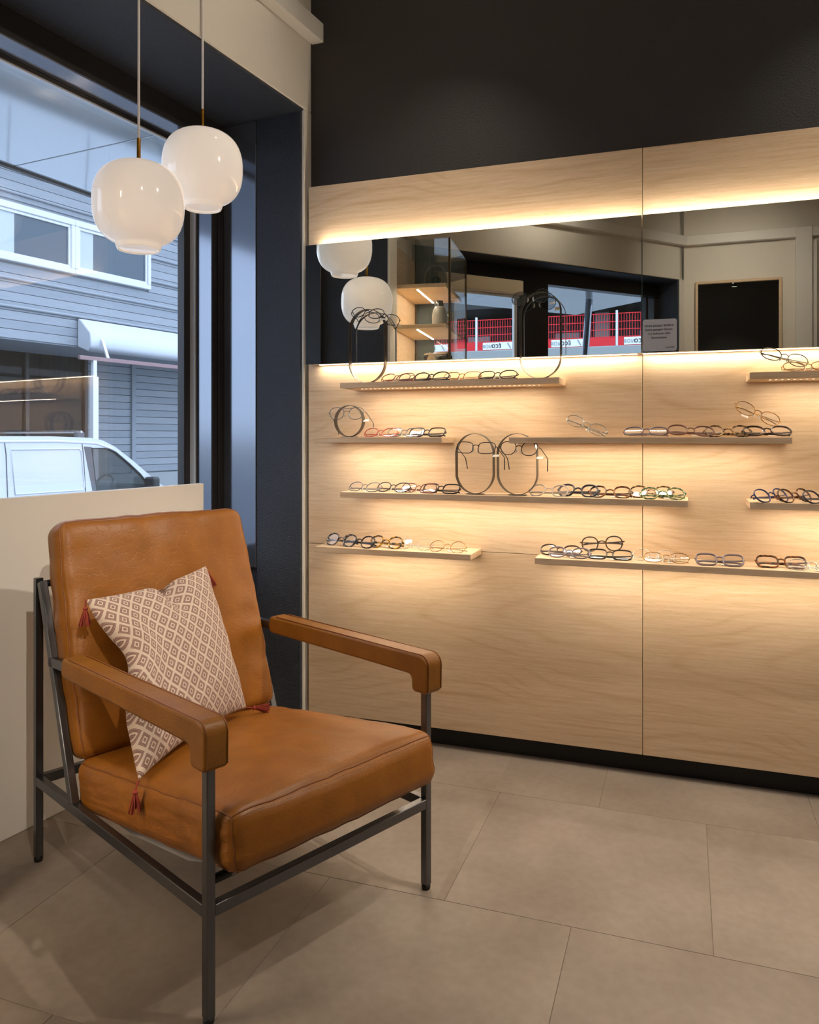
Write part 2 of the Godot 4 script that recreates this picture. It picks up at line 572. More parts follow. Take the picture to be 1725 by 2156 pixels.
# ------------------------------------------------------------------ room
func make_room() -> void:
	# floor: slab + tiles laid in running bond, parallel to the display wall
	var sl := MB.new()
	bx(sl, Vector3(-1.95, -0.2, -0.3), Vector3(3.6, -0.0015, 4.3), 0.001)
	var fl := struct("floor", sl, M.grout, "grey-beige stone tile floor laid in running bond", "floor")
	var meshes := {}
	var p := 0.602
	var pz := 0.6035
	for r in range(-1, 7):
		for c in range(-4, 7):
			var x0: float = (-0.241 if posmod(r, 2) == 1 else 0.06) + c * p
			var x1 := x0 + p
			var z0: float = 0.268 + r * pz
			var z1 := z0 + pz
			x0 = maxf(x0, -1.95); x1 = minf(x1, 3.5); z0 = maxf(z0, -0.14); z1 = minf(z1, 4.2)
			if x1 - x0 < 0.05 or z1 - z0 < 0.05: continue
			var key := Vector2i(roundi((x1 - x0) * 1000), roundi((z1 - z0) * 1000))
			if not meshes.has(key):
				var b := MB.new()
				box(b, Transform3D(Basis(), Vector3(0, -0.0008, 0)), Vector3(x1 - x0 - 0.0012, 0.0016, z1 - z0 - 0.0012), 0.0006)
				meshes[key] = b.mesh()
			var t := put(meshes[key], "tile", M["tile_%d" % (posmod(r * 5 + c * 7 + r * c, 3))], fl)
			t.position = Vector3((x0 + x1) * 0.5, 0, (z0 + z1) * 0.5)
	var b1 := MB.new()
	bx(b1, Vector3(-2.1, HEIGHT, -0.4), Vector3(3.7, HEIGHT + 0.2, 4.5))
	struct("ceiling", b1, M.ceiling, "plain white plastered shop ceiling", "ceiling")
	var b2 := MB.new()
	bx(b2, Vector3(-1.37, 0, -0.3), Vector3(3.6, HEIGHT, -0.05), 0.0)
	struct("wall_front", b2, M.wall_black, "matt black painted wall above the oak display panels", "wall")
	var b3 := MB.new()
	bx(b3, Vector3(0.0, 0, 4.0), Vector3(3.6, HEIGHT, 4.2), 0.0)
	struct("wall_back", b3, M.wall_white, "off-white wall carrying the framed looking glass", "wall")
	var b4 := MB.new()
	bx(b4, Vector3(3.4, 0, -0.05), Vector3(3.6, HEIGHT, 4.0), 0.0)
	struct("wall_right", b4, M.wall_white, "off-white side wall of the shop", "wall")
	# window wall: lintel, two piers, breast wall
	var b5 := MB.new()
	bx(b5, Vector3(0.0, 2.36, 0), Vector3(2.294, HEIGHT, 0.52), 0.004)
	bx(b5, Vector3(0.0, 0, 0), Vector3(0.052, 2.36, 0.012), 0.004)
	bx(b5, Vector3(1.46, 0, 0), Vector3(1.62, 2.36, 0.06), 0.004)
	bx(b5, Vector3(1.62, 0, 0.06), Vector3(2.294, 2.36, 0.075), 0.0)
	struct("wall_left", b5, M.wall_white, "white plaster lintel and piers around the dark shop window", "wall", wall_t)
	var b6 := MB.new()
	bx(b6, Vector3(-0.3, 0, 0.012), Vector3(0.056, 2.36, 0.22), 0.004)      # textured reveal beside the display wall
	bx(b6, Vector3(1.456, 0, 0.012), Vector3(1.61, 2.36, 0.52), 0.004)
	bx(b6, Vector3(1.60, 0, 0.075), Vector3(2.294, 2.36, 0.52), 0.0)
	bx(b6, Vector3(0.05, 2.352, 0.004), Vector3(1.46, 2.37, 0.40), 0.003)
	bx(b6, Vector3(-0.3, 0, 0.22), Vector3(0.03, 2.36, 0.52), 0.0)
	struct("wall_reveal", b6, M.plaster_dark, "rough dark blue-black plaster reveal of the window opening", "wall", wall_t)
	var b7 := MB.new()
	bx(b7, Vector3(0.056, 0, 0.40), Vector3(1.456, 0.60, 0.52), 0.003)
	struct("wall_breast", b7, M.plaster_dark, "low dark wall under the shop window", "wall", wall_t)
	var b8 := MB.new()
	bx(b8, Vector3(0.31, 0.0, 0.262), Vector3(1.44, 0.942, 0.288), 0.002)
	tag(put(b8, "parapet_panel", M.parapet), "smooth cream panel standing in the window recess behind the armchair", "panel").transform = wall_t * Transform3D(Basis(Vector3.UP, -0.028), Vector3(0, 0, 0.0))
	# boxed trim running round under the ceiling
	var b9 := MB.new()
	bx(b9, Vector3(-0.03, 2.625, -0.05), Vector3(2.34, 2.70, 0.0), 0.003)
	struct("trim_1", b9, M.trim_white, "white boxed trim running along the window wall", "trim", wall_t)
	var b10 := MB.new()
	bx(b10, Vector3(0.0, 2.625, -0.05), Vector3(2.42, 2.70, 0.0), 0.003)
	struct("trim_2", b10, M.trim_white, "white boxed trim above the angled corner window", "trim", front_t)
	var b11 := MB.new()
	bx(b11, Vector3(0.02, 2.625, 3.95), Vector3(3.4, 2.70, 4.0), 0.003)
	struct("trim_3", b11, M.trim_white, "white boxed trim above the framed looking glass", "trim")
	# angled corner front
	var c1 := MB.new()
	bx(c1, Vector3(0.0, 2.36, 0), Vector3(2.39, HEIGHT, 0.40), 0.004)
	bx(c1, Vector3(2.34, 0, 0), Vector3(2.45, HEIGHT, 0.012), 0.002)
	struct("wall_corner", c1, M.wall_white, "white lintel over the angled corner window", "wall", front_t)
	var c2 := MB.new()
	bx(c2, Vector3(2.33, 0, 0.012), Vector3(2.7, 2.36, 0.40), 0.004)
	bx(c2, Vector3(-0.2, 0, 0.012), Vector3(0.10, 2.36, 0.40), 0.004)
	bx(c2, Vector3(0.10, 2.352, 0.004), Vector3(2.33, 2.37, 0.38), 0.003)
	struct("wall_corner_reveal", c2, M.plaster_dark, "dark plaster reveal round the angled corner window", "wall", front_t)

func make_windows() -> void:
	# window in the left wall
	var w := Node3D.new()
	w.name = "window_1"
	add_child(w)
	w.transform = wall_t
	tag(w, "large dark-framed shop window overlooking the street and van", "window", "", "structure")
	var a := MB.new()
	bx(a, Vector3(0.054, 2.268, 0.378), Vector3(1.456, 2.352, 0.386), 0.002)
	bx(a, Vector3(0.054, 2.276, 0.386), Vector3(1.456, 2.352, 0.52), 0.0)
	put(a, "head_frame", M.frame_dark, w)
	a = MB.new()
	bx(a, Vector3(0.12, 2.268, 0.386), Vector3(1.45, 2.276, 0.50), 0.001)
	put(a, "head_panel", M.panel_steel, w)
	a = MB.new()
	bx(a, Vector3(0.14, 2.256, 0.484), Vector3(1.45, 2.268, 0.500), 0.001)
	put(a, "glazing_bead", M.frame_dark, w)
	a = MB.new()
	bx(a, Vector3(0.14, 2.250, 0.487), Vector3(1.45, 2.256, 0.498), 0.001)
	put(a, "bead_strip", M.alu, w)
	a = MB.new()
	bx(a, Vector3(0.03, 0.60, 0.22), Vector3(0.058, 2.352, 0.378), 0.002)
	put(a, "reveal_panel", M.panel_steel, w)
	a = MB.new()
	bx(a, Vector3(0.03, 0.60, 0.378), Vector3(0.088, 2.268, 0.50), 0.002)
	bx(a, Vector3(0.088, 0.60, 0.384), Vector3(0.118, 2.268, 0.50), 0.002)
	put(a, "jamb_frame", M.frame_dark, w)
	a = MB.new()
	bx(a, Vector3(0.112, 0.60, 0.388), Vector3(0.1205, 2.268, 0.496), 0.0005)
	put(a, "side_panel", M.panel_steel, w)
	a = MB.new()
	bx(a, Vector3(0.1205, 0.60, 0.454), Vector3(0.1250, 2.256, 0.462), 0.001)
	bx(a, Vector3(0.1310, 0.60, 0.486), Vector3(0.165, 2.256, 0.52), 0.001)
	put(a, "mullion", M.frame_dark, w)
	a = MB.new()
	bx(a, Vector3(0.1205, 0.60, 0.462), Vector3(0.1310, 2.256, 0.50), 0.001)
	put(a, "mullion_strip", M.alu, w)
	a = MB.new()
	bx(a, Vector3(1.405, 0.60, 0.378), Vector3(1.456, 2.268, 0.52), 0.002)
	put(a, "jamb_frame", M.frame_dark, w)
	a = MB.new()
	bx(a, Vector3(0.056, 0.60, 0.384), Vector3(1.456, 0.66, 0.52), 0.002)
	put(a, "sill_frame", M.frame_dark, w)
	for o in [0.50, 0.516]:
		a = MB.new()
		a.fquad(Vector3(0.165, 0.66, o), Vector3(1.405, 0.66, o), Vector3(1.405, 2.256, o), Vector3(0.165, 2.256, o))
		put(a, "pane", M.pane, w)
	# angled corner window
	var c := Node3D.new()
	c.name = "window_2"
	add_child(c)
	c.transform = front_t
	tag(c, "angled corner window with black mullions seen in the wall mirror", "window", "", "structure")
	a = MB.new()
	bx(a, Vector3(0.10, 2.25, 0.20), Vector3(2.33, 2.352, 0.28), 0.003)
	put(a, "head_frame", M.frame_dark, c)
	a = MB.new()
	bx(a, Vector3(0.10, 0.94, 0.20), Vector3(2.33, 1.02, 0.28), 0.003)
	put(a, "sill_frame", M.frame_dark, c)
	for s in [[0.10, 0.16], [0.93, 1.19], [2.20, 2.225], [2.29, 2.33]]:
		a = MB.new()
		bx(a, Vector3(s[0], 1.02, 0.20 if s[1] - s[0] > 0.2 else 0.22), Vector3(s[1], 2.25, 0.28), 0.003)
		put(a, "mullion", M.frame_dark, c)
	a = MB.new()
	bx(a, Vector3(0.905, 1.02, 0.235), Vector3(0.93, 2.25, 0.265), 0.002)
	put(a, "mullion_strip", M.alu, c)
	a = MB.new()
	bx(a, Vector3(0.16, 2.14, 0.21), Vector3(0.93, 2.25, 0.26), 0.003)
	put(a, "transom", M.frame_dark, c)
	for s in [[0.16, 0.905], [1.19, 2.20], [2.225, 2.29]]:
		a = MB.new()
		a.fquad(Vector3(s[0], 1.02, 0.25), Vector3(s[1], 1.02, 0.25), Vector3(s[1], 2.25, 0.25), Vector3(s[0], 2.25, 0.25))
		put(a, "pane", M.pane, c)
	# unseen wall under the corner window, added to cut daylight on the chair
	a = MB.new()
	bx(a, Vector3(0.10, 0, 0.04), Vector3(2.33, 0.94, 0.30), 0.003)
	put(a, "added_breast_wall", M.plaster_dark, c)
	# boxed roller blind over the left light
	var bl := thing("roller_blind", "beige boxed roller blind above the narrow corner window light", "blind", front_t * Vector3(0.53, 2.10, 0.15), atan2(-CX.z, CX.x))
	a = MB.new()
	bx(a, Vector3(-0.36, 0.03, -0.05), Vector3(0.36, 0.13, 0.06), 0.006)
	put(a, "box", M.blind, bl)
	a = MB.new()
	tube(a, [Vector3(-0.35, 0.02, 0.0), Vector3(0.35, 0.02, 0.0)], 0.01, 10)
	put(a, "bottom_rail", M.alu, bl)

# ------------------------------------------------------------------ oak display wall
func make_display() -> void:
	var pl := MB.new()
	bx(pl, Vector3(-1.33, 0.0, -0.05), Vector3(3.39, 0.09, -0.04), 0.0)
	struct("baseboard_front", pl, M.plinth, "black recessed plinth under the oak panels", "plinth")
	var bk := MB.new()
	bx(bk, Vector3(-1.34, 0.09, -0.05), Vector3(3.39, 2.05, -0.022), 0.0)
	struct("wall_backing", bk, M.oak_shelf, "oak backing board behind the display panels", "backing board")
	var cols := [[-1.344, -0.1284], [-0.1266, 1.0884], [1.0902, 2.3064], [2.3082, 3.395]]
	for i in cols.size():
		var c: Array = cols[i]
		var s := "a" if i % 2 == 0 else "b"
		var where: String = ["next to the window reveal", "under the lettered card", "beyond the lettered card", "at the far end of the display"][i]
		for r in [[0.07, 0.7078, "low", "lower"], [0.7096, 1.60, "mid", "middle"], [1.602, 2.059, "top", "upper"]]:
			var b := MB.new()
			bx(b, Vector3(c[0], r[0], -0.022), Vector3(c[1], r[1], 0.0), 0.001)
			var o := put(b, "oak_panel", M["oak_%s_%s" % [r[2], s]])
			tag(o, "%s oak veneer wall panel %s" % [r[3], where], "wall panel", "oak panels of the display wall", "structure")
	# mirrors standing off the panels, lit along the top and bottom
	for i in 2:
		var x0: float = [-1.3335, -0.1265][i]
		var x1: float = [-0.1285, 1.09][i]
		var t := thing("wall_mirror", ["long frameless mirror over the shelves reflecting the pendants", "long frameless mirror with a lettered card in its corner"][i], "mirror", Vector3((x0 + x1) * 0.5, 1.382, 0.0), 0.0, "frameless mirrors")
		var w := (x1 - x0) * 0.5
		var b := MB.new()
		bx(b, Vector3(-w + 0.012, 0.0, 0.002), Vector3(w - 0.002, 0.444, 0.039), 0.001)
		put(b, "backing_board", M.oak_shelf, t)
		b = MB.new()
		bx(b, Vector3(-w, 0.0, 0.039), Vector3(w, 0.445, 0.0445), 0.0005)
		put(b, "glass_edge", M.mirror_edge, t)
		b = MB.new()
		b.fquad(Vector3(-w + 0.0004, 0.0004, 0.045), Vector3(w - 0.0004, 0.0004, 0.045), Vector3(w - 0.0004, 0.4446, 0.045), Vector3(-w + 0.0004, 0.4446, 0.045))
		put(b, "mirror_glass", M.mirror, t)
		var lw := w - (0.03 if i == 0 else 0.0)
		var lc := 0.015 if i == 0 else 0.0
		b = MB.new()
		bx(b, Vector3(lc - lw, 0.4442, 0.012), Vector3(lc + lw, 0.4455, 0.022), 0.0003)
		put(b, "led_strip", M.led, t)
		b = MB.new()
		bx(b, Vector3(lc - lw, -0.0013, 0.012), Vector3(lc + lw, 0.0, 0.022), 0.0003)
		put(b, "led_strip", M.led, t)
		area(t, "led_light_up", Vector3(lc, 0.447, 0.018), Vector2(lw * 2, 0.01), 0.15, LED, Vector3(90, 0, 0))
		area(t, "led_light_down", Vector3(lc, -0.003, 0.018), Vector2(lw * 2, 0.01), 0.15, LED, Vector3(-90, 0, 0))
	# shelves: [x0, x1, top, label]
	var shelves := [
		[-1.146, -0.378, 1.303, "long oak shelf just below the mirror with two tall loop stands"],
		[-1.246, -0.770, 1.111, "short oak shelf with the round loop stand"],
		[-0.540, 0.299, 1.111, "long oak shelf with a pair of glasses stacked on top of another"],
		[-1.146, 0.012, 0.918, "longest middle oak shelf holding two oval loop stands"],
		[-1.246, -0.670, 0.720, "lowest short oak shelf next to the window reveal"],
		[-0.456, 0.62, 0.720, "lowest long oak shelf running past the panel joint"],
		[0.184, 0.80, 1.303, "oak shelf just below the mirror with thin dark frames stacked"],
		[0.184, 0.80, 0.918, "middle oak shelf with blue and brown glasses turned aside"]]
	for s in shelves:
		var hw: float = (s[1] - s[0]) * 0.5
		var t := thing("display_shelf", s[3], "shelf", Vector3((s[0] + s[1]) * 0.5, s[2] - 0.02, 0.0), 0.0, "lit oak display shelves")
		var b := MB.new()
		bx(b, Vector3(-hw, 0, 0.0), Vector3(hw, 0.02, 0.148), 0.0008)
		put(b, "board", M.oak_shelf, t)
		b = MB.new()
		bx(b, Vector3(-hw + 0.05, -0.0001, 0.085), Vector3(hw - 0.05, 0.0004, 0.095), 0.0002)
		var tape := put(b, "led_tape", M.tape, t)
		b = MB.new()
		var nd := int((hw * 2 - 0.11) / 0.0167)
		for k in nd: bx(b, Vector3(-hw + 0.058 + k * 0.0167, -0.0003, 0.0875), Vector3(-hw + 0.063 + k * 0.0167, 0.0002, 0.0925), 0.0)
		tag(put(b, "led_chips", M.led, tape), "row of glowing LED chips", "", "", "stuff")
		area(t, "led_light", Vector3(0, -0.003, 0.09), Vector2(hw * 2 - 0.1, 0.01), 0.39 * hw, LED, Vector3(-90, 0, 0))
	# card on the mirror
	var cd := thing("lettered_card", "silver card with Norwegian lettering standing in the mirror corner", "card", Vector3(-0.073, 1.386, 0.0475))
	var poly := PackedVector2Array()
	for q in [[0.045, 0.0], [0.045, 0.095], [-0.045, 0.095], [-0.045, 0.0]]:
		var cx: float = q[0]
		var cy: float = clampf(q[1], 0.007, 0.096)
		for k in 5:
			var a: float = {Vector2(1, 0): -PI / 2, Vector2(1, 1): 0.0, Vector2(-1, 1): PI / 2, Vector2(-1, 0): PI}[Vector2(signf(cx), 1.0 if q[1] > 0.05 else 0.0)] + PI / 2 * k / 4.0
			poly.append(Vector2(cx + 0.007 * cos(a), cy + 0.007 * sin(a)))
	var b := MB.new()
	extrude(b, poly, -0.001, 0.001)
	put(b, "plate", M.card_silver, cd)
	var lines := ["Noen ganger briller,", "noen ganger linser.", "La behovet ditt", "bestemme."]
	for k in 4: text(cd, lines[k], Vector3(-0.001, 0.0815 - k * 0.0128, 0.0011), 0.0089, M.print_dark)
	text(cd, "()optikk", Vector3(0.031, 0.0115, 0.0011), 0.0068, M.print_dark)

func text(parent: Node, s: String, at: Vector3, high: float, m: Material, font := "Droid Serif", bold := true) -> MeshInstance3D:
	var t := TextMesh.new()
	var f := SystemFont.new()
	f.font_names = PackedStringArray([font])
	f.font_weight = 700 if bold else 400
	t.font = f
	t.text = s
	t.font_size = 64
	t.pixel_size = high / 64.0
	t.depth = 0.0004 if high < 0.1 else 0.01
	t.curve_step = 4.0
	var o := put(t, "lettering", m, parent)
	o.position = at
	return o

# ------------------------------------------------------------------ pendants
func make_pendants() -> void:
	var spots := [[Vector3(-1.4285, 1.630, 0.870), "lower opal glass pendant lamp hanging nearer the armchair"], [Vector3(-1.4165, 1.823, 0.583), "higher opal glass pendant lamp hanging nearer the mirror"]]
	var prof := [Vector2(0.050, 0.004), Vector2(0.053, 0.0), Vector2(0.0565, 0.0), Vector2(0.059, 0.005), Vector2(0.061, 0.0125)]
	for k in range(0, 21):         # barrel-shaped blown glass
		var a := lerpf(-1.155, PI / 2, k / 20.0)
		prof.append(Vector2(0.1225 * pow(maxf(cos(a), 0.0), 0.74) + 0.0004, 0.127 + signf(sin(a)) * 0.116 * pow(absf(sin(a)), 0.80)))
	for s in spots:
		var t := thing("pendant_lamp", s[1], "lamp", s[0], 0.0, "opal pendant lamps")
		var b := MB.new()
		lathe(b, prof, 48)
		put(b, "opal_shade", M.opal_lamp, t)
		b = MB.new()
		lathe(b, [Vector2(0.0005, 0.0035), Vector2(0.048, 0.0035), Vector2(0.0515, 0.0045)], 40)
		put(b, "lamp_diffuser", M.opal_lamp, t)
		b = MB.new()
		lathe(b, [Vector2(0.034, 0.239), Vector2(0.034, 0.2435), Vector2(0.015, 0.2475), Vector2(0.015, 0.252), Vector2(0.0055, 0.253), Vector2(0.0055, 0.310), Vector2(0.0005, 0.311)], 24)
		put(b, "brass_stem", M.brass, t)
		b = MB.new()
		tube(b, [Vector3(0, 0.309, 0), Vector3(0, HEIGHT - s[0].y, 0)], 0.0036, 10)
		put(b, "cord", M.cord, t)
		var l := OmniLight3D.new()
		l.name = "lamp_light"
		t.add_child(l)
		l.position = Vector3(0, 0.12, 0)
		l.light_energy = 0.03
		l.light_color = Color(1.0, 0.88, 0.74)
		l.light_size = 0.11
		l.omni_range = 10.0; l.omni_attenuation = 2.0
		l.shadow_enabled = true
	# ceiling spots
	var sp := [
		[Vector3(-0.82, 2.95, 0.62), Vector3(-0.85, 0.9, 0.0), 40.0, 0.62, "over the left mirror"],
		[Vector3(0.56, 2.95, 0.62), Vector3(0.55, 0.9, 0.0), 40.0, 0.62, "over the right mirror"],
		[Vector3(0.55, 2.95, 0.85), Vector3(-1.10, 0.62, 0.82), 20.0, 3.0, "aimed at the armchair"],
		[Vector3(1.0, 2.95, 3.2), Vector3(-1.68, 0.66, 0.75), 14.0, 4.4, "aimed at the cream panel"],
		[Vector3(1.3, 2.95, 0.95), Vector3(0.42, 0.0, 0.95), 34.0, 3.2, "aimed at the open floor"],
		[Vector3(0.45, 2.95, 2.75), Vector3(0.35, 2.1, 4.0), 44.0, 0.9, "washing the framed looking glass"],
		[Vector3(-0.55, 2.95, 2.45), Vector3(-1.1, 2.6, 3.0), 50.0, 0.35, "washing the corner lintel"],
		[Vector3(1.9, 2.95, 1.15), Vector3(-1.4, 2.62, 0.95), 20.0, 3.4, "washing the window lintel"]]
	for s in sp:
		var t := thing("ceiling_spotlight", "black ceiling spotlight " + s[4], "spotlight", s[0], 0.0, "ceiling spotlights")
		var d: Vector3 = (s[1] - s[0]).normalized()
		var b := MB.new()
		tube(b, [-d * 0.06, d * 0.06], 0.035, 20)
		put(b, "housing", M.spot_black, t)
		b = MB.new()
		tube(b, [Vector3(0, 0.02, 0), Vector3(0, HEIGHT - 2.95, 0)], 0.008, 8)
		put(b, "stem", M.spot_black, t)
		b = MB.new()
		tube(b, [d * 0.0602, d * 0.0622], 0.028, 20)
		put(b, "light_lens", M.led, t)
		var l := SpotLight3D.new()
		l.name = "spot_light"
		t.add_child(l)
		l.position = d * 0.066
		l.basis = Basis.looking_at(d, Vector3.UP)
		l.spot_angle = s[2]
		l.spot_angle_attenuation = 1.0
		l.spot_range = 12.0; l.spot_attenuation = 2.0
		l.light_energy = s[3]
		l.light_color = Color(1.0, 0.945, 0.87)
		l.light_size = 0.03
		l.shadow_enabled = true

# ------------------------------------------------------------------ armchair
const CHAIR_AT := Vector3(-1.0983, 0, 0.9472)
const CHAIR_TURN := 1.1468
func cp(a: float, b: float, y: float) -> Vector3:      # a forward of the front legs, b across from the window-side leg
	return Vector3(b - 0.305, y, a + 0.41)

func make_chair() -> void:
	var t := thing("armchair", "tan leather lounge armchair on a square steel tube frame", "armchair", CHAIR_AT, CHAIR_TURN)
	var w := 0.019
	for b_ in [0.0, 0.61]:
		var b := MB.new()
		bar(b, cp(0, b_, 0.012), cp(0, b_, 0.50), w, w, Vector3.RIGHT)
		var leg := put(b, "leg", M.chair_steel, t)
		b = MB.new()
		lathe(b, [Vector2(0.0005, 0.0), Vector2(0.010, 0.0), Vector2(0.011, 0.004), Vector2(0.011, 0.012), Vector2(0.0005, 0.013)], 14, cp(0, b_, 0))
		put(b, "foot", M.rubber, leg)
		b = MB.new()
		bar(b, cp(-0.82, b_, 0.012), cp(-0.82, b_, 0.742), w, w, Vector3.RIGHT)
		leg = put(b, "leg", M.chair_steel, t)
		b = MB.new()
		lathe(b, [Vector2(0.0005, 0.0), Vector2(0.010, 0.0), Vector2(0.011, 0.004), Vector2(0.011, 0.012), Vector2(0.0005, 0.013)], 14, cp(-0.82, b_, 0))
		put(b, "foot", M.rubber, leg)
		b = MB.new()
		bar(b, cp(-0.812, b_, 0.212), cp(-0.009, b_, 0.212), w, 0.024)
		put(b, "side_rail", M.chair_steel, t)
		b = MB.new()
		bar(b, cp(-0.795, b_, 0.735), cp(-0.600, b_, 0.220), w, 0.022)
		put(b, "back_brace", M.chair_steel, t)
		b = MB.new()
		bar(b, cp(-0.735, b_, 0.541), cp(-0.55, b_, 0.548), w, 0.024)
		put(b, "arm_tube", M.chair_steel, t)
		# upholstered arm: side profile turned down over the front leg
		var pr := PackedVector2Array()
		for k in 7: pr.append(Vector2(-0.600 - 0.014 * sin(PI * k / 6.0), 0.5535 + 0.0245 * cos(PI * k / 6.0)))
		for q in [Vector2(-0.45, 0.5285), Vector2(-0.3, 0.528), Vector2(-0.15, 0.5275)]: pr.append(q)
		for k in 5: pr.append(Vector2(-0.040 + 0.014 * sin(PI / 2 * k / 4.0), 0.5125 + 0.014 * cos(PI / 2 * k / 4.0)))
		for k in 4: pr.append(Vector2(-0.014 - 0.012 * cos(PI / 2 * k / 3.0), 0.498 - 0.012 * sin(PI / 2 * k / 3.0)))
		for k in 4: pr.append(Vector2(0.017 + 0.012 * sin(PI / 2 * k / 3.0), 0.498 - 0.012 * cos(PI / 2 * k / 3.0)))
		pr.append(Vector2(0.029, 0.52))
		for k in 7: pr.append(Vector2(0.003 + 0.027 * cos(PI / 2 * k / 6.0), 0.553 + 0.027 * sin(PI / 2 * k / 6.0)))
		for q in [Vector2(-0.15, 0.5795), Vector2(-0.3, 0.579), Vector2(-0.45, 0.5785)]: pr.append(q)
		b = MB.new()
		# profile axes (a, y) lie in the chair's z-y plane; depth runs along x
		var xf := Transform3D(Basis(Vector3(0, 0, 1), Vector3(0, 1, 0), Vector3(-1, 0, 0)), cp(0, b_, 0))
		extrude(b, pr, -0.027, 0.027, 0.007, 3, xf)
		var arm := put(b, "arm_pad", M.leather_arm, t)
		for sx in [-1.0, 1.0]:
			b = MB.new()
			var pts := []
			for k in range(7, 0, -1): pts.append(cp(-0.58 + (7 - k) * 0.09, b_ + sx * 0.0225, 0.5795))
			for k in 7: pts.append(cp(0.003 + 0.0275 * sin(PI / 2 * k / 6.0), b_ + sx * 0.0225, 0.553 + 0.0272 * cos(PI / 2 * k / 6.0)))
			pts.append(cp(0.0295, b_ + sx * 0.0225, 0.495))
			tube(b, pts, 0.0014, 6)
			put(b, "seam", M.piping, arm)
	var b2 := MB.new()
	bar(b2, cp(0, 0.009, 0.2125), cp(0, 0.601, 0.2125), 0.019, 0.024)
	put(b2, "front_rail", M.chair_steel, t)
	b2 = MB.new()
	bar(b2, cp(-0.82, 0.009, 0.2125), cp(-0.82, 0.601, 0.2125), 0.019, 0.024)
	put(b2, "rear_rail", M.chair_steel, t)
	for q in [[-0.80, 0.728], [0.0, 0.268], [-0.60, 0.215]]:
		b2 = MB.new()
		tube(b2, [cp(q[0], 0.005, q[1]), cp(q[0], 0.605, q[1])], 0.009, 12)
		put(b2, "sling_tube", M.rubber, t)
	# canvas sling under the cushions
	b2 = MB.new()
	var path := [cp(0.010, 0, 0.266), cp(0.0, 0, 0.278), cp(-0.03, 0, 0.272), cp(-0.15, 0, 0.235), cp(-0.40, 0, 0.202), cp(-0.60, 0, 0.205), cp(-0.63, 0, 0.26), cp(-0.715, 0, 0.5), cp(-0.80, 0, 0.741), cp(-0.815, 0, 0.728), cp(-0.80, 0, 0.715)]
	for side in [0, 1]:
		var ids := []
		for p in path:
			var nrm := Vector3(0, -0.001, 0) if side else Vector3.ZERO
			ids.append([b2.vert(p + Vector3(0.045, 0, 0) + nrm), b2.vert(p + Vector3(0.565, 0, 0) + nrm)])
		for k in path.size() - 1:
			if side == 0: b2.quad(ids[k][0], ids[k][1], ids[k + 1][1], ids[k + 1][0])
			else: b2.quad(ids[k][0], ids[k + 1][0], ids[k + 1][1], ids[k][1])
	put(b2, "canvas_sling", M.canvas, t)
	# seat cushion
	var hs := Vector3(0.288, 0.061, 0.345)
	var rs := 0.03
	var ns := fnl(51, 5.0, 2)
	var seat_f := func(p: Vector3, q: Vector3) -> Vector3:
		var cx: float = 1.0 - q.x * q.x
		var cz: float = 1.0 - q.z * q.z
		var r := p
		if q.y > 0.0: r.y += q.y * (0.030 * pow(cx, 0.7) * pow(cz, 0.6)) + 0.002 * ns.get_noise_2d(p.x * 1.6, p.z) * cx * q.y
		if q.z > 0.0: r.z += 0.018 * q.z * q.z * cx * (1.0 - q.y * q.y * 0.6)
		r.x += signf(q.x) * 0.008 * q.x * q.x * cz * (1.0 - q.y * q.y) + 0.003 * q.x * q.x * q.x * ns.get_noise_2d(p.z * 3.0, p.y * 6.0)
		r.y += 0.003 * ns.get_noise_2d(p.x * 2.0 + 7.0, p.z * 2.0)
		return r
	var xs := Transform3D(Basis(Vector3.RIGHT, -deg_to_rad(8.1)), cp(-0.288, 0.304, 0.2985))
	b2 = MB.new()
	rbox(b2, hs, rs, 22, seat_f, xs)
	weld(b2)
	var seat := put(b2, "seat_cushion", M.leather, t)
	seam_loop(seat, hs, rs, seat_f, xs, 1, 1.0, 0.0022, "seam")
	seam_loop(seat, hs, rs, seat_f, xs, 1, -1.0, 0.0022, "seam")
	for sx in [-1.0, 1.0]:
		var pts := []
		for k in 12:
			pts.append(xs * seat_f.call(on_rbox(Vector3(sx, lerpf(-1.0, 1.0, k / 11.0), 1), hs, rs), Vector3(sx, lerpf(-1.0, 1.0, k / 11.0), 1)))
		b2 = MB.new()
		tube(b2, pts, 0.0018, 6)
		put(b2, "seam", M.piping, seat)
	stitches(seat, hs, rs, seat_f, xs)
	# back cushion
	var hb := Vector3(0.288, 0.298, 0.045)
	var rb := 0.031
	var nk := fnl(52, 4.0, 2)
	var back_f := func(p: Vector3, q: Vector3) -> Vector3:
		var cx: float = maxf(0.0, 1.0 - q.x * q.x)
		var cy: float = maxf(0.0, 1.0 - q.y * q.y)
		var r := p
		var puff: float = pow(cx, 0.55) * pow(cy, 0.55)
		r.z += (0.028 if q.z > 0 else 0.016) * q.z * puff
		# creases fanning from the corners and along the sides
		var edge: float = smoothstep(0.45, 0.98, absf(q.x)) * cy
		r.z += q.z * edge * 0.0016 * sin(p.y * 62.0 + 9.0 * q.x + 3.0 * nk.get_noise_2d(p.y * 2.0, p.x))
		var low: float = smoothstep(0.3, 1.0, -q.y) * cx
		r.z += q.z * low * 0.002 * sin(p.x * 48.0 + 4.0 * nk.get_noise_2d(p.x * 3.0, p.y))
		r.z += q.z * 0.004 * nk.get_noise_2d(p.x * 1.5, p.y * 1.5)
		r.x += signf(q.x) * q.x * q.x * (0.006 * cy - 0.012 * smoothstep(0.0, 1.0, -q.y) * 0.3) + 0.004 * q.x * nk.get_noise_2d(p.y * 2.5, 3.0)
		r.y += 0.006 * cx * q.y + 0.003 * nk.get_noise_2d(p.x * 3.0, 8.0) * q.y
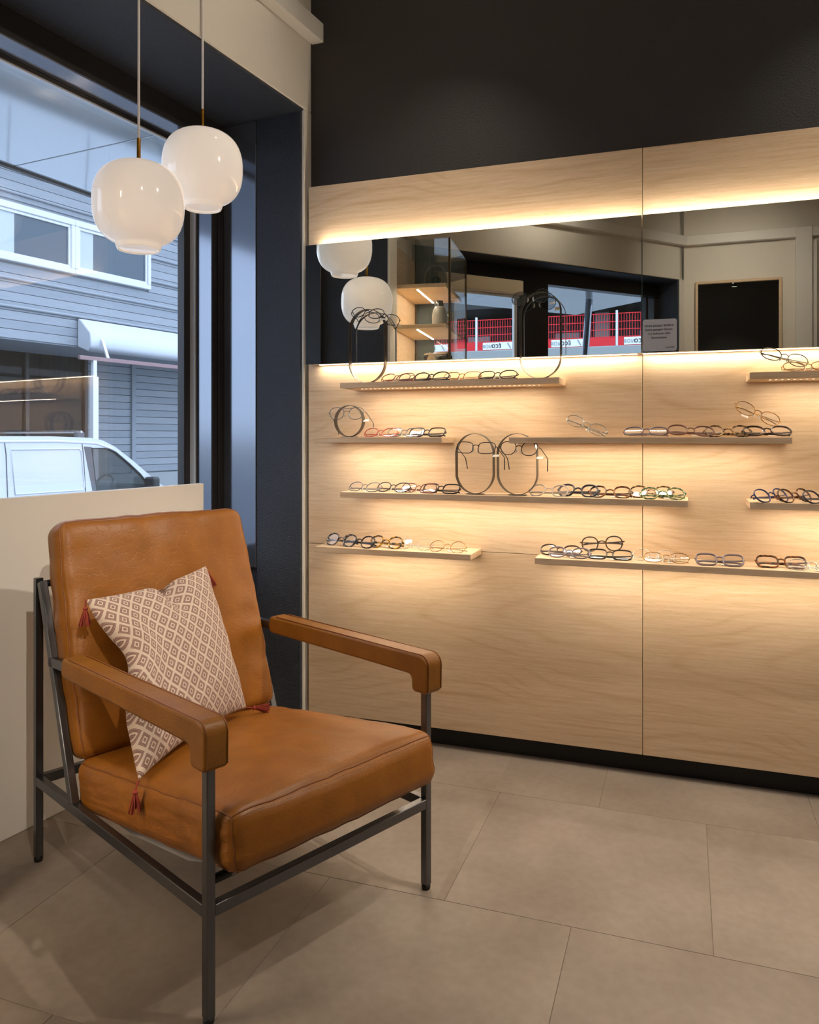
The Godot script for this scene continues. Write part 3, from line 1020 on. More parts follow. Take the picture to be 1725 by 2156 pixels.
		r.x *= 1.0 - 0.02 * q.y
		return r
	var xb := Transform3D(Basis(Vector3.RIGHT, -deg_to_rad(17.0)), cp(-0.713, 0.304, 0.597))
	b2 = MB.new()
	rbox(b2, hb, rb, 34, back_f, xb)
	weld(b2)
	var back := put(b2, "back_cushion", M.leather, t)
	seam_loop(back, hb, rb, back_f, xb, 2, 1.0, 0.0024, "seam")
	seam_loop(back, hb, rb, back_f, xb, 2, -1.0, 0.0024, "seam")

func seam_loop(parent: Node, h: Vector3, r: float, f: Callable, xf: Transform3D, ax: int, sg: float, rad: float, called: String) -> void:
	var u := (ax + 1) % 3
	var w := (ax + 2) % 3
	var pts := []
	for e in 4:
		for k in 24:
			var s := lerpf(-1.0, 1.0, k / 24.0)
			var q := Vector3.ZERO
			q[ax] = sg
			match e:
				0: q[u] = s; q[w] = -1.0
				1: q[u] = 1.0; q[w] = s
				2: q[u] = -s; q[w] = 1.0
				3: q[u] = -1.0; q[w] = -s
			pts.append(xf * f.call(on_rbox(q, h, r), q))
	var b := MB.new()
	tube(b, pts, rad, 6, true)
	put(b, called, M.piping, parent)

func stitches(parent: Node, h: Vector3, r: float, f: Callable, xf: Transform3D) -> void:
	var b := MB.new()
	var n := 74
	for k in n:
		var pq := []
		for d in [0.0, 0.55]:
			var q := Vector3(lerpf(-0.97, 0.97, (k + d) / n), 0.80, 1.0)
			pq.append(xf * (f.call(on_rbox(q, h, r), q) + Vector3(0, 0, 0.0004)))
		bar(b, pq[0], pq[1], 0.0012, 0.0012, Vector3.UP, 0.0003)
	tag(put(b, "stitching", M.stitch, parent), "row of tan stitches", "", "", "stuff")

# ------------------------------------------------------------------ cushion with tassels
func make_cushion() -> void:
	var c := {"bl": cp(-0.285, 0.005, 0.372), "br": cp(-0.497, 0.425, 0.372), "tl": cp(-0.615, 0.035, 0.708), "tr": cp(-0.668, 0.405, 0.742)}
	var mid: Vector3 = (c.bl + c.br + c.tl + c.tr) * 0.25
	var nrm: Vector3 = (c.br - c.tl).cross(c.tr - c.bl).normalized()
	var t := thing("throw_pillow", "cream and plum diamond-patterned throw pillow with rust tassels on the armchair", "pillow", CHAIR_AT, CHAIR_TURN)
	t.position = CHAIR_AT + Basis(Vector3.UP, CHAIR_TURN) * Vector3(mid.x, 0.36, mid.z)
	var org := Vector3(mid.x, 0.36, mid.z)
	var n := 44
	var nf := fnl(61, 3.0, 2)
	var at := func(u: float, v: float, side: float) -> Vector3:
		# u across, v upward, both 0..1
		var pu := 4.0 * u * (1.0 - u)
		var pv := 4.0 * v * (1.0 - v)
		var uu := u + (0.5 - u) * 0.085 * pv * pow(absf(2.0 * u - 1.0), 2.0)
		var vv := v + (0.5 - v) * 0.085 * pu * pow(absf(2.0 * v - 1.0), 2.0)
		var p: Vector3 = (c.bl as Vector3).lerp(c.br, uu).lerp((c.tl as Vector3).lerp(c.tr, uu), vv)
		var th := pow(maxf(0.0, pu * pv), 0.42)
		p += nrm * side * (0.072 if side > 0 else 0.045) * th
		# folds: a dent in the middle of the top edge and one where the arm presses in
		var dent := exp(-pow((u - 0.56) / 0.07, 2.0)) * smoothstep(0.55, 1.0, v)
		p += -nrm * side * dent * 0.022 + Vector3(0, -0.020, 0) * dent
		var press := exp(-pow((v - 0.60) / 0.20, 2.0)) * smoothstep(0.35, 0.0, u)
		p.x += press * 0.045
		p += nrm * side * 0.006 * nf.get_noise_2d(u * 1.3 + side, v * 1.3) * th
		p += nrm * side * th * 0.004 * sin((u * 0.6 + v) * 26.0) * smoothstep(0.55, 1.0, absf(2.0 * u - 1.0))
		return p - org
	for side in [1.0, -1.0]:
		var b := MB.new()
		var id := []
		for i in n + 1:
			var row := []
			for j in n + 1:
				var u := 0.5 - 0.5 * cos(PI * i / n)
				var v := 0.5 - 0.5 * cos(PI * j / n)
				row.append(b.vert(at.call(u, v, side), Vector2(u * 11.0, v * 10.0)))
			id.append(row)
		for i in n:
			for j in n:
				if side > 0: b.quad(id[i][j], id[i + 1][j], id[i + 1][j + 1], id[i][j + 1])
				else: b.quad(id[i][j], id[i][j + 1], id[i + 1][j + 1], id[i + 1][j])
		put(b, "front_cover" if side > 0 else "back_cover", M.cushion, t)
	var rng := RandomNumberGenerator.new()
	rng.seed = 5
	for k in [[c.tl, Vector3(-0.10, -1, 0.12)], [c.tr, Vector3(0.25, -1, 0.15)], [c.br, Vector3(0.9, -0.12, 0.55)], [c.bl, Vector3(-0.02, -1, 0.05)]]:
		var p: Vector3 = k[0] - org
		var d: Vector3 = k[1].normalized()
		var b := MB.new()
		var a0 := p + d * 0.004
		if k[0] == c.bl: a0 += Vector3(-0.010, 0, 0.004)
		tube(b, [p, a0 + d * 0.014], 0.0022, 6)
		var pts := []
		var rr := []
		for i in 7:
			pts.append(a0 + d * (0.012 + 0.011 * i / 6.0)); rr.append(0.0012 + 0.0055 * sin(PI * i / 6.0))
		tube(b, pts, rr, 10)
		var x := d.cross(Vector3(0.3, 0.2, 1)).normalized()
		var y := d.cross(x)
		for s in 46:
			var an := rng.randf() * TAU
			var sp := sqrt(rng.randf())
			var dir := x * cos(an) + y * sin(an)
			var l := rng.randf_range(0.034, 0.041)
			tube(b, [a0 + d * 0.020 + dir * 0.003 * sp, a0 + d * 0.034 + dir * 0.0085 * sp, a0 + d * (0.020 + l) + dir * 0.0155 * sp], [0.0013, 0.0013, 0.0009], 5)
		put(b, "tassel", M.tassel, t)

# ------------------------------------------------------------------ eyeglasses
var gcache := {}
func rim_pts(style: String, cx: float, mirror: float) -> Array:
	var o := []
	var n := 30
	var w := 0.0265
	var h := 0.018
	var e := 2.8
	match style:
		"round": w = 0.0245; h = 0.0225; e = 2.0
		"panto": w = 0.0258; h = 0.0215; e = 2.2
		"oval": w = 0.0272; h = 0.0195; e = 2.2
		"rect": w = 0.0275; h = 0.0185; e = 3.4
		"aviator": w = 0.0275; h = 0.0215; e = 2.4
	for k in n:
		var a := TAU * k / n
		var x := signf(cos(a)) * pow(absf(cos(a)), 2.0 / e) * w
		var y := signf(sin(a)) * pow(absf(sin(a)), 2.0 / e) * h
		if style == "aviator":
			x *= 1.0 - 0.18 * (0.5 - 0.5 * y / h)
			x += mirror * 0.004 * (0.5 - 0.5 * y / h) * -1.0
		if style == "panto": x *= 1.0 - 0.10 * (0.5 - 0.5 * y / h)
		if style in ["rect", "oval"]: y += 0.0015 * mirror * x / w
		var z := -0.10 * pow(absf(cx + x) / 0.068, 2.0) * 0.045
		o.append(Vector3(cx + x, y, z))
	return o

func glasses_meshes(style: String, thick: float, folded: bool) -> Dictionary:
	var key := "%s_%.4f_%s" % [style, thick, folded]
	if gcache.has(key): return gcache[key]
	var d := {}
	var half := 0.0365
	var f := MB.new()
	for s in [-1.0, 1.0]:
		var pts := rim_pts(style, s * half, s)
		tube(f, pts, thick * 1.12, 8, true, 1.3 if thick < 0.0015 else 1.55, Vector3(0, 0, 1))
		var l := MB.new()
		var c := l.vert(Vector3(s * half, 0, -0.0035))
		var ids := []
		for p in pts: ids.append(l.vert(p + (Vector3(s * half, 0, p.z) - p) * 0.02))
		for k in ids.size(): l.tri(c, ids[k], ids[(k + 1) % ids.size()])
		d["lens_%d" % s] = l.mesh()
	var bw := half - (0.0245 if style == "round" else 0.0262)
	var br := []
	for k in 7:
		var x := lerpf(-bw - 0.001, bw + 0.001, k / 6.0)
		br.append(Vector3(x, 0.005 + 0.0035 * (1.0 - pow(x / bw, 2.0)), 0.001 - 0.002 * absf(x) / bw))
	tube(f, br, thick * 1.15, 6)
	if style == "aviator":
		tube(f, [Vector3(-half + 0.006, 0.0205, -0.001), Vector3(0, 0.0165, 0.0015), Vector3(half - 0.006, 0.0205, -0.001)], thick * 0.9, 6)
	d["frame"] = f.mesh()
	var np := MB.new()
	for s in [-1.0, 1.0]:
		tube(np, [Vector3(s * 0.0085, 0.001, -0.003), Vector3(s * 0.0078, -0.006, -0.007), Vector3(s * 0.0105, -0.0125, -0.006)], [0.0012, 0.0024, 0.0014], 6)
	d["pads"] = np.mesh()
	var ex := half + (0.0245 if style == "round" else 0.0268)
	for s in [-1.0, 1.0]:
		var t := MB.new()
		var pts := []
		if folded:
			var zz := -0.012 if s > 0 else -0.017
			pts = [Vector3(s * ex, 0.006, -0.0045), Vector3(s * (ex + 0.0035), 0.006, -0.008), Vector3(s * (ex + 0.001), 0.0055, zz)]
			for k in range(1, 6): pts.append(Vector3(s * (ex - 0.10 * k / 5.0), 0.0055 - 0.0035 * k / 5.0, zz - 0.0015 * sin(PI * k / 5.0)))
			for k in range(1, 5): pts.append(Vector3(s * (ex - 0.10 - 0.026 * k / 4.0), 0.002 - 0.004 * pow(k / 4.0, 1.6), zz))
		else:
			pts = [Vector3(s * ex, 0.006, -0.0045), Vector3(s * (ex + 0.004), 0.006, -0.009)]
			for k in range(1, 6): pts.append(Vector3(s * (ex + 0.004 + 0.002 * k / 5.0), 0.006 - 0.002 * k / 5.0, -0.009 - 0.088 * k / 5.0))
			for k in range(1, 6): pts.append(Vector3(s * (ex + 0.005 - 0.004 * k / 5.0), 0.004 - 0.030 * pow(k / 5.0, 1.5), -0.097 - 0.032 * k / 5.0))
		var rr := []
		for k in pts.size(): rr.append(thick * 1.15 * (1.0 if k < pts.size() - 5 else 1.25))
		tube(t, pts, rr, 6)
		d["temple_%d" % s] = t.mesh()
	var tg := MB.new()
	bx(tg, Vector3(-0.010, -0.006, -0.0003), Vector3(0.010, 0.006, 0.0003), 0.0001)
	d["tag"] = tg.mesh()
	d["h"] = {"round": 0.0225, "panto": 0.0215, "oval": 0.0195, "rect": 0.0200, "aviator": 0.0215}[style] + thick
	gcache[key] = d
	return d

# lean: tilt back in degrees; yaw: turn; roll: one side up
func glasses(label: String, group: String, at: Vector3, style: String, fm: String, thick: float, lean: float, yaw := 0.0, roll := 0.0, folded := true, lens := "lens", temple := "") -> Node3D:
	var d := glasses_meshes(style, thick, folded)
	var t := thing("eyeglasses", label, "eyeglasses", at, 0.0, group)
	t.basis = Basis(Vector3.UP, deg_to_rad(yaw)) * Basis(Vector3.FORWARD, deg_to_rad(roll)) * Basis(Vector3.RIGHT, -deg_to_rad(lean)) * Basis.from_scale(Vector3(1.05, 1.08, 1.05))
	# lift so that the lowest rim touches the shelf
	if folded:
		var up: float = maxf(d.h * 1.08 * cos(deg_to_rad(lean)), 0.0198 * sin(deg_to_rad(lean)) + 0.002 * cos(deg_to_rad(lean)) + thick * 1.5) + absf(sin(deg_to_rad(roll))) * 0.055
		t.position = at + Vector3(0, up + 0.0003, 0)
	put(d.frame, "frame_front", M[fm], t)
	put(d["lens_-1"], "lens", M[lens], t)
	put(d["lens_1"], "lens", M[lens], t)
	var tm: Material = M[temple if temple else fm]
	put(d["temple_-1"], "temple", tm, t)
	put(d["temple_1"], "temple", tm, t)
	if thick < 0.0015: put(d.pads, "nose_pads", M.nose_pad, t)
	return t

func price_tag(t: Node3D, at: Vector3, turn := 0.0) -> void:
	var o := put(gcache.values()[0].tag, "price_tag", M.tag, t)
	o.position = at
	o.rotation_degrees = Vector3(-35, turn, 8)

func make_glasses() -> void:
	# loop stands: [x, z, shelf top, height, width]
	var loops := [[-1.066, 0.085, 1.303, 0.262, 0.150, "tall steel loop stand before the mirror beside the pendants' reflection"], [-0.447, 0.088, 1.303, 0.285, 0.140, "tall steel loop stand wearing round tinted glasses"], [-1.137, 0.085, 1.111, 0.112, 0.120, "small round loop stand on the short shelf"], [-0.667, 0.100, 0.918, 0.203, 0.138, "oval loop stand with slim rectangular glasses"], [-0.522, 0.100, 0.918, 0.203, 0.140, "oval loop stand with double-bridge glasses"]]
	for l in loops:
		var t := thing("loop_stand", l[5], "display stand", Vector3(l[0], l[2], l[1]), -0.17, "steel loop stands on the shelves")
		var pts := []
		var r: float = l[4] * 0.5
		var mid: float = l[3] - 2.0 * r
		for k in 40:
			var a := TAU * k / 40.0 - PI / 2
			pts.append(Vector3(cos(a) * r, r + sin(a) * r + (maxf(0.0, mid) if sin(a) > 0.0 else 0.0), 0))
			if mid < 0: pts[-1].y = (r + sin(a) * r) * l[3] / (2.0 * r)
		for p in pts.size(): pts[p].y += 0.002
		var b := MB.new()
		tube(b, pts, 0.0012, 8, true, 9.0, Vector3(0, 0, 1))
		put(b, "loop", M.ring, t)
		b = MB.new()
		lathe(b, [Vector2(0.0005, 0.0), Vector2(0.032, 0.0), Vector2(0.032, 0.0018), Vector2(0.0005, 0.002)], 24)
		put(b, "base_disc", M.ring, t)
	var G1 := "glasses on the loop stands"
	price_tag(glasses("slim rectangular glasses resting on top of the tall loop stand near the pendants' reflection", G1, Vector3(-1.055, 1.550, 0.118), "oval", "fr_gun", 0.0011, 30, -10, 8, false), Vector3(0.062, -0.012, -0.012))
	price_tag(glasses("thin round glasses with tinted lenses on the tall loop stand", G1, Vector3(-0.478, 1.572, 0.108), "round", "fr_gun", 0.0008, 14, -8, -3, false, "lens_dark"), Vector3(0.066, -0.02, -0.02))
	price_tag(glasses("grey aviator glasses on the small round loop stand", G1, Vector3(-1.137, 1.196, 0.112), "aviator", "fr_grey", 0.0010, 22, 6, 0, false), Vector3(0.066, -0.018, -0.02))
	price_tag(glasses("slim dark rectangular glasses hooked on an oval loop stand", G1, Vector3(-0.658, 1.076, 0.128), "rect", "fr_gun", 0.0012, 22, -4, 1, false), Vector3(0.064, -0.018, -0.02))
	price_tag(glasses("black double-bridge glasses hooked on an oval loop stand", G1, Vector3(-0.512, 1.074, 0.128), "aviator", "fr_black", 0.0012, 22, -6, 2, false), Vector3(0.066, -0.02, -0.02))
	var S := "glasses lined up on the lit shelves"
	# [x, z, shelf top, style, material, thickness, lean, yaw, roll, label, tag]
	var rows := [
		[-0.946, 0.105, 1.303, "oval", "fr_red", 0.0011, 30, -12, 0, "dark red thin-rimmed glasses, first beside the tall loop stand below the mirror", 0],
		[-0.895, 0.092, 1.303, "oval", "fr_brown", 0.0011, 30, -12, 0, "brown thin-rimmed glasses overlapping the dark red pair below the mirror", 0],
		[-0.822, 0.105, 1.303, "oval", "fr_gun", 0.0015, 26, -10, 0, "gunmetal glasses in the middle of the row below the mirror", 1],
		[-0.715, 0.098, 1.303, "rect", "fr_gold", 0.0011, 28, -8, 0, "bronze wire glasses on the shelf below the mirror", 1],
		[-0.590, 0.100, 1.303, "oval", "fr_black", 0.0014, 30, -6, 0, "black glasses next to the loop stand with round tinted glasses", 0],
		[-1.010, 0.105, 1.111, "oval", "fr_coral", 0.0012, 28, -10, 0, "coral red glasses on the short shelf", 0],
		[-0.925, 0.095, 1.111, "rect", "fr_grey", 0.0012, 26, -10, 0, "pale grey glasses between the coral and charcoal pairs", 1],
		[-0.838, 0.105, 1.111, "rect", "fr_gun", 0.0016, 26, -8, 0, "charcoal glasses at the end of the short shelf", 0],
		[-0.296, 0.100, 1.111, "oval", "fr_silver", 0.0013, 22, -4, 22, "silver glasses propped up at a slant on one end", 1],
		[-0.112, 0.095, 1.111, "oval", "fr_lilac", 0.0016, 38, 0, 0, "pale lilac see-through glasses crossing the panel joint", 1],
		[0.020, 0.105, 1.111, "oval", "fr_rose", 0.0018, 30, 4, 3, "rose-brown glasses with a price sticker on the lens", 1],
		[0.127, 0.095, 1.111, "panto", "fr_tort_pale", 0.0019, 30, 6, 0, "mottled tortoiseshell glasses between the rose and dark pairs", 0],
		[0.236, 0.108, 1.111, "oval", "fr_tort_dark", 0.0020, 34, 10, 0, "dark tortoiseshell glasses under the tilted pair at the shelf end", 1],
		[-1.072, 0.100, 0.918, "oval", "fr_grey", 0.0012, 28, -12, 0, "light grey glasses, first on the middle shelf", 1],
		[-0.967, 0.092, 0.918, "oval", "fr_gun", 0.0014, 28, -12, 0, "dark grey glasses between the light grey and red pairs", 0],
		[-0.868, 0.105, 0.918, "rect", "fr_red", 0.0012, 28, -10, 0, "brick red glasses on the middle shelf", 1],
		[-0.785, 0.110, 0.918, "rect", "fr_gun", 0.0016, 28, -8, 0, "charcoal glasses beside the first oval loop stand", 0],
		[-0.418, 0.105, 0.918, "panto", "fr_clear", 0.0017, 26, -10, 0, "smoky clear glasses beside the second oval loop stand", 0],
		[-0.325, 0.095, 0.918, "panto", "fr_navy", 0.0024, 24, -10, 0, "chunky navy glasses on the middle shelf", 0],
		[-0.222, 0.108, 0.918, "panto", "fr_tort", 0.0020, 28, -4, 0, "brown tortoiseshell glasses next to the navy pair", 1],
		[-0.098, 0.070, 0.918, "panto", "fr_tort_pale", 0.0020, 26, 2, 0, "pale tortoiseshell glasses behind the green pair", 0],
		[-0.062, 0.118, 0.918, "panto", "fr_green", 0.0018, 30, 6, 0, "green mottled glasses at the shelf end", 1],
		[-1.166, 0.095, 0.720, "panto", "fr_white", 0.0020, 18, -14, 0, "black and white mottled glasses on the lowest short shelf", 0],
		[-1.090, 0.110, 0.720, "panto", "fr_black", 0.0018, 20, -12, 0, "black glasses on the lowest short shelf", 0],
		[-0.994, 0.092, 0.720, "panto", "fr_tort_yellow", 0.0021, 22, -10, 0, "yellow tortoiseshell glasses on the lowest short shelf", 1],
		[-0.886, 0.088, 0.720, "round", "fr_clear", 0.0010, 28, -8, 0, "clear round glasses with thin temples beside the yellow pair", 0],
		[-0.762, 0.110, 0.720, "round", "fr_gold", 0.0009, 30, -4, 0, "round gold wire glasses near the shelf end", 1],
		[-0.385, 0.070, 0.720, "oval", "fr_tort_dark", 0.0018, 30, -6, 0, "dark mottled glasses at the start of the lowest long shelf", 0],
		[-0.350, 0.115, 0.720, "oval", "fr_lilac", 0.0016, 32, -4, 0, "lilac mottled glasses lying before the dark mottled pair", 1],
		[-0.222, 0.118, 0.720, "rect", "fr_black", 0.0017, 34, 0, 0, "black rectangular glasses lying before a standing tortoiseshell pair", 1],
		[-0.090, 0.080, 0.720, "round", "fr_silver", 0.0009, 34, 0, 0, "silver wire glasses behind another wire pair", 0],
		[-0.052, 0.120, 0.720, "oval", "fr_gold", 0.0009, 36, 2, 0, "thin gold wire glasses lying in front of the silver wire pair", 1],
		[0.103, 0.112, 0.720, "rect", "fr_lilac", 0.0021, 28, 4, 0, "grey mottled rectangular glasses standing alone", 1],
		[0.275, 0.095, 0.720, "rect", "fr_tort", 0.0022, 26, 4, 0, "dark brown tortoiseshell rectangular glasses", 0],
		[0.355, 0.125, 0.720, "oval", "fr_silver", 0.0010, 34, 6, 0, "silver wire glasses in front of the brown tortoiseshell pair", 1],
		[0.345, 0.105, 1.303, "oval", "fr_gold", 0.0011, 32, 8, 0, "bronze wire glasses on the shelf past the lettered card", 0],
		[0.248, 0.105, 0.918, "panto", "fr_blue", 0.0016, 24, 44, 0, "blue glasses turned sideways at the shelf start", 0],
		[0.312, 0.100, 0.918, "panto", "fr_tort", 0.0017, 22, 44, 0, "brown glasses turned sideways between blue pairs", 0],
		[0.382, 0.105, 0.918, "panto", "fr_navy", 0.0016, 26, 40, 0, "deep blue glasses turned sideways beside the brown pair", 0]]
	for r in rows:
		var t := glasses(r[9], S, Vector3(r[0], r[2], r[1]), r[3], r[4], r[5], r[6] + 16, r[7], r[8])
		if r[10]: price_tag(t, Vector3(0.012, -0.010, -0.010), 5.0)
	# pairs resting on others
	var G2 := "glasses stacked on another pair"
	price_tag(glasses("bronze glasses tilted on top of the dark tortoiseshell pair", G2, Vector3(0.212, 1.140, 0.085), "oval", "fr_gold", 0.0011, 24, 8, 24), Vector3(-0.03, -0.02, -0.008))
	glasses("dark tortoiseshell glasses propped up behind the black rectangular pair", G2, Vector3(-0.252, 0.735, 0.060), "panto", "fr_tort_dark", 0.0018, 12, 0, -4)
	glasses("thin dark glasses tilted on top of the bronze wire pair", G2, Vector3(0.285, 1.316, 0.085), "oval", "fr_black", 0.0011, 26, 6, 16)

# ------------------------------------------------------------------ glass cabinet by the pier (seen in the mirror)
func make_case() -> void:
	var at := wall_t * Vector3(1.66, 0, 0.055)
	var t := thing("display_cabinet", "tall glass display cabinet with lit oak shelves, reflected in the mirror", "cabinet", at, atan2(-WX.z, WX.x))
	# local x along the wall away from the display wall, local -z into the room
	var L := 0.58
	var D := 0.355
	var H := 2.235
	var b := MB.new()
	bx(b, Vector3(0, 0, -0.02), Vector3(L, H, 0.0), 0.001)
	put(b, "back_panel", M.oak_shelf, t)
	b = MB.new()
	bx(b, Vector3(0, 0.0, -D), Vector3(L, 0.10, -0.02), 0.002)
	put(b, "base", M.oak_shelf, t)
	for p in [[0.006, -D + 0.006], [L - 0.006, -D + 0.006], [0.006, -0.026], [L - 0.006, -0.026]]:
		b = MB.new()
		bx(b, Vector3(p[0] - 0.006, 0.10, p[1] - 0.006), Vector3(p[0] + 0.006, H, p[1] + 0.006), 0.001)
		put(b, "corner_post", M.bronze, t)
	for q in [[Vector3(0.003, 0.1, -D + 0.012), Vector3(0.003, 0.1, -0.03)], [Vector3(L - 0.003, 0.1, -D + 0.012), Vector3(L - 0.003, 0.1, -0.03)], [Vector3(0.012, 0.1, -D + 0.003), Vector3(L - 0.012, 0.1, -D + 0.003)]]:
		b = MB.new()
		var up := Vector3(0, H - 0.105, 0)
		b.fquad(q[0], q[1], q[1] + up, q[0] + up)
		put(b, "pane", M.case_glass, t)
	b = MB.new()
	bx(b, Vector3(0, H - 0.006, -D), Vector3(L, H, -0.02), 0.001)
	put(b, "top_glass", M.case_glass, t)
	for y in [0.55, 0.92, 1.29, 1.525, 1.755, 1.985]:
		b = MB.new()
		bx(b, Vector3(0.02, y - 0.022, -D + 0.03), Vector3(L - 0.02, y, -0.02), 0.001)
		var sh := put(b, "shelf", M.oak_shelf, t)
		b = MB.new()
		bx(b, Vector3(0.06, y - 0.0232, -0.155), Vector3(L - 0.06, y - 0.0215, -0.147), 0.0003)
		put(b, "led_strip", M.led, sh)
		area(sh, "led_light", Vector3(L * 0.5, y - 0.026, -0.151), Vector2(L - 0.12, 0.008), 0.28, LED, Vector3(-90, 0, 0))
	var tb := Transform3D(Basis(Vector3.UP, t.rotation.y), at)
	# things on its shelves
	var o := thing("flask_model", "grey bottle-shaped optical instrument with black cap in the glass cabinet", "instrument", tb * Vector3(0.27, 1.755, -0.24))
	b = MB.new()
	lathe(b, [Vector2(0.0005, 0), Vector2(0.042, 0), Vector2(0.045, 0.01), Vector2(0.045, 0.09), Vector2(0.038, 0.12), Vector2(0.026, 0.138), Vector2(0.0005, 0.139)], 24)
	put(b, "body", M.case_grey, o)
	b = MB.new()
	lathe(b, [Vector2(0.025, 0.136), Vector2(0.025, 0.158), Vector2(0.021, 0.16), Vector2(0.021, 0.172), Vector2(0.0005, 0.173)], 20)
	put(b, "cap", M.case_black, o)
	o = thing("vintage_camera", "old black camera with silver lens lying in the glass cabinet", "camera", tb * Vector3(0.26, 1.525, -0.23), 0.3)
	b = MB.new()
	bx(b, Vector3(-0.09, 0, -0.03), Vector3(0.09, 0.075, 0.03), 0.008)
	put(b, "body", M.case_black, o)
	b = MB.new()
	bx(b, Vector3(-0.085, 0.075, -0.025), Vector3(0.085, 0.09, 0.025), 0.005)
	put(b, "top_plate", M.fr_silver, o)
	b = MB.new()
	tube(b, [Vector3(0.02, 0.04, -0.03), Vector3(0.02, 0.04, -0.095)], 0.032, 20)
	put(b, "lens_barrel", M.fr_silver, o)
	b = MB.new()
	tube(b, [Vector3(-0.05, 0.09, 0), Vector3(-0.05, 0.10, 0)], 0.012, 14)
	put(b, "dial", M.fr_silver, o)
	o = thing("visor_helmet", "clear domed visor on a blue box in the glass cabinet", "visor", tb * Vector3(0.25, 1.985, -0.22))
	b = MB.new()
	bx(b, Vector3(-0.07, 0, -0.06), Vector3(0.07, 0.022, 0.06), 0.002)
	put(b, "box", M.case_blue, o)
	b = MB.new()
	lathe(b, [Vector2(0.068, 0.024), Vector2(0.072, 0.06), Vector2(0.066, 0.10), Vector2(0.05, 0.13), Vector2(0.028, 0.148), Vector2(0.0005, 0.153)], 24)
	put(b, "dome", M.lens_dark, o)
	b = MB.new()
	lathe(b, [Vector2(0.0005, 0.024), Vector2(0.03, 0.024), Vector2(0.03, 0.07), Vector2(0.018, 0.085), Vector2(0.0005, 0.086)], 18)
	put(b, "instrument", M.case_black, o)

# ------------------------------------------------------------------ back wall with looking glass (seen in the mirror)
func make_back_wall() -> void:
	var t := thing("framed_mirror", "dark looking glass in a thin oak frame on the off-white wall", "mirror", Vector3(0.395, 1.40, 3.998))
	var b := MB.new()
	for q in [[Vector3(-0.31, 0, -0.03), Vector3(-0.29, 0.935, 0)], [Vector3(0.29, 0, -0.03), Vector3(0.31, 0.935, 0)], [Vector3(-0.29, 0.915, -0.03), Vector3(0.29, 0.935, 0)], [Vector3(-0.29, 0, -0.03), Vector3(0.29, 0.02, 0)]]:
		b = MB.new()
		bx(b, q[0], q[1], 0.002)
		put(b, "frame_rail", M.oak_shelf, t)
	b = MB.new()
	bx(b, Vector3(-0.29, 0.02, -0.014), Vector3(0.29, 0.915, -0.004), 0.0)
	put(b, "mirror_glass", M.mirror, t)
	var d := thing("cable_duct", "off-white boxed duct running up the back wall", "duct", Vector3(0.86, 0, 3.998))
	b = MB.new()
	bx(b, Vector3(-0.06, 0.0, -0.06), Vector3(0.05, 2.70, 0), 0.004)
	put(b, "cover", M.trim_white, d)
	b = MB.new()
	bx(b, Vector3(0.05, 0.0, -0.035), Vector3(0.085, 2.60, 0), 0.003)
	put(b, "side_channel", M.trim_white, d)

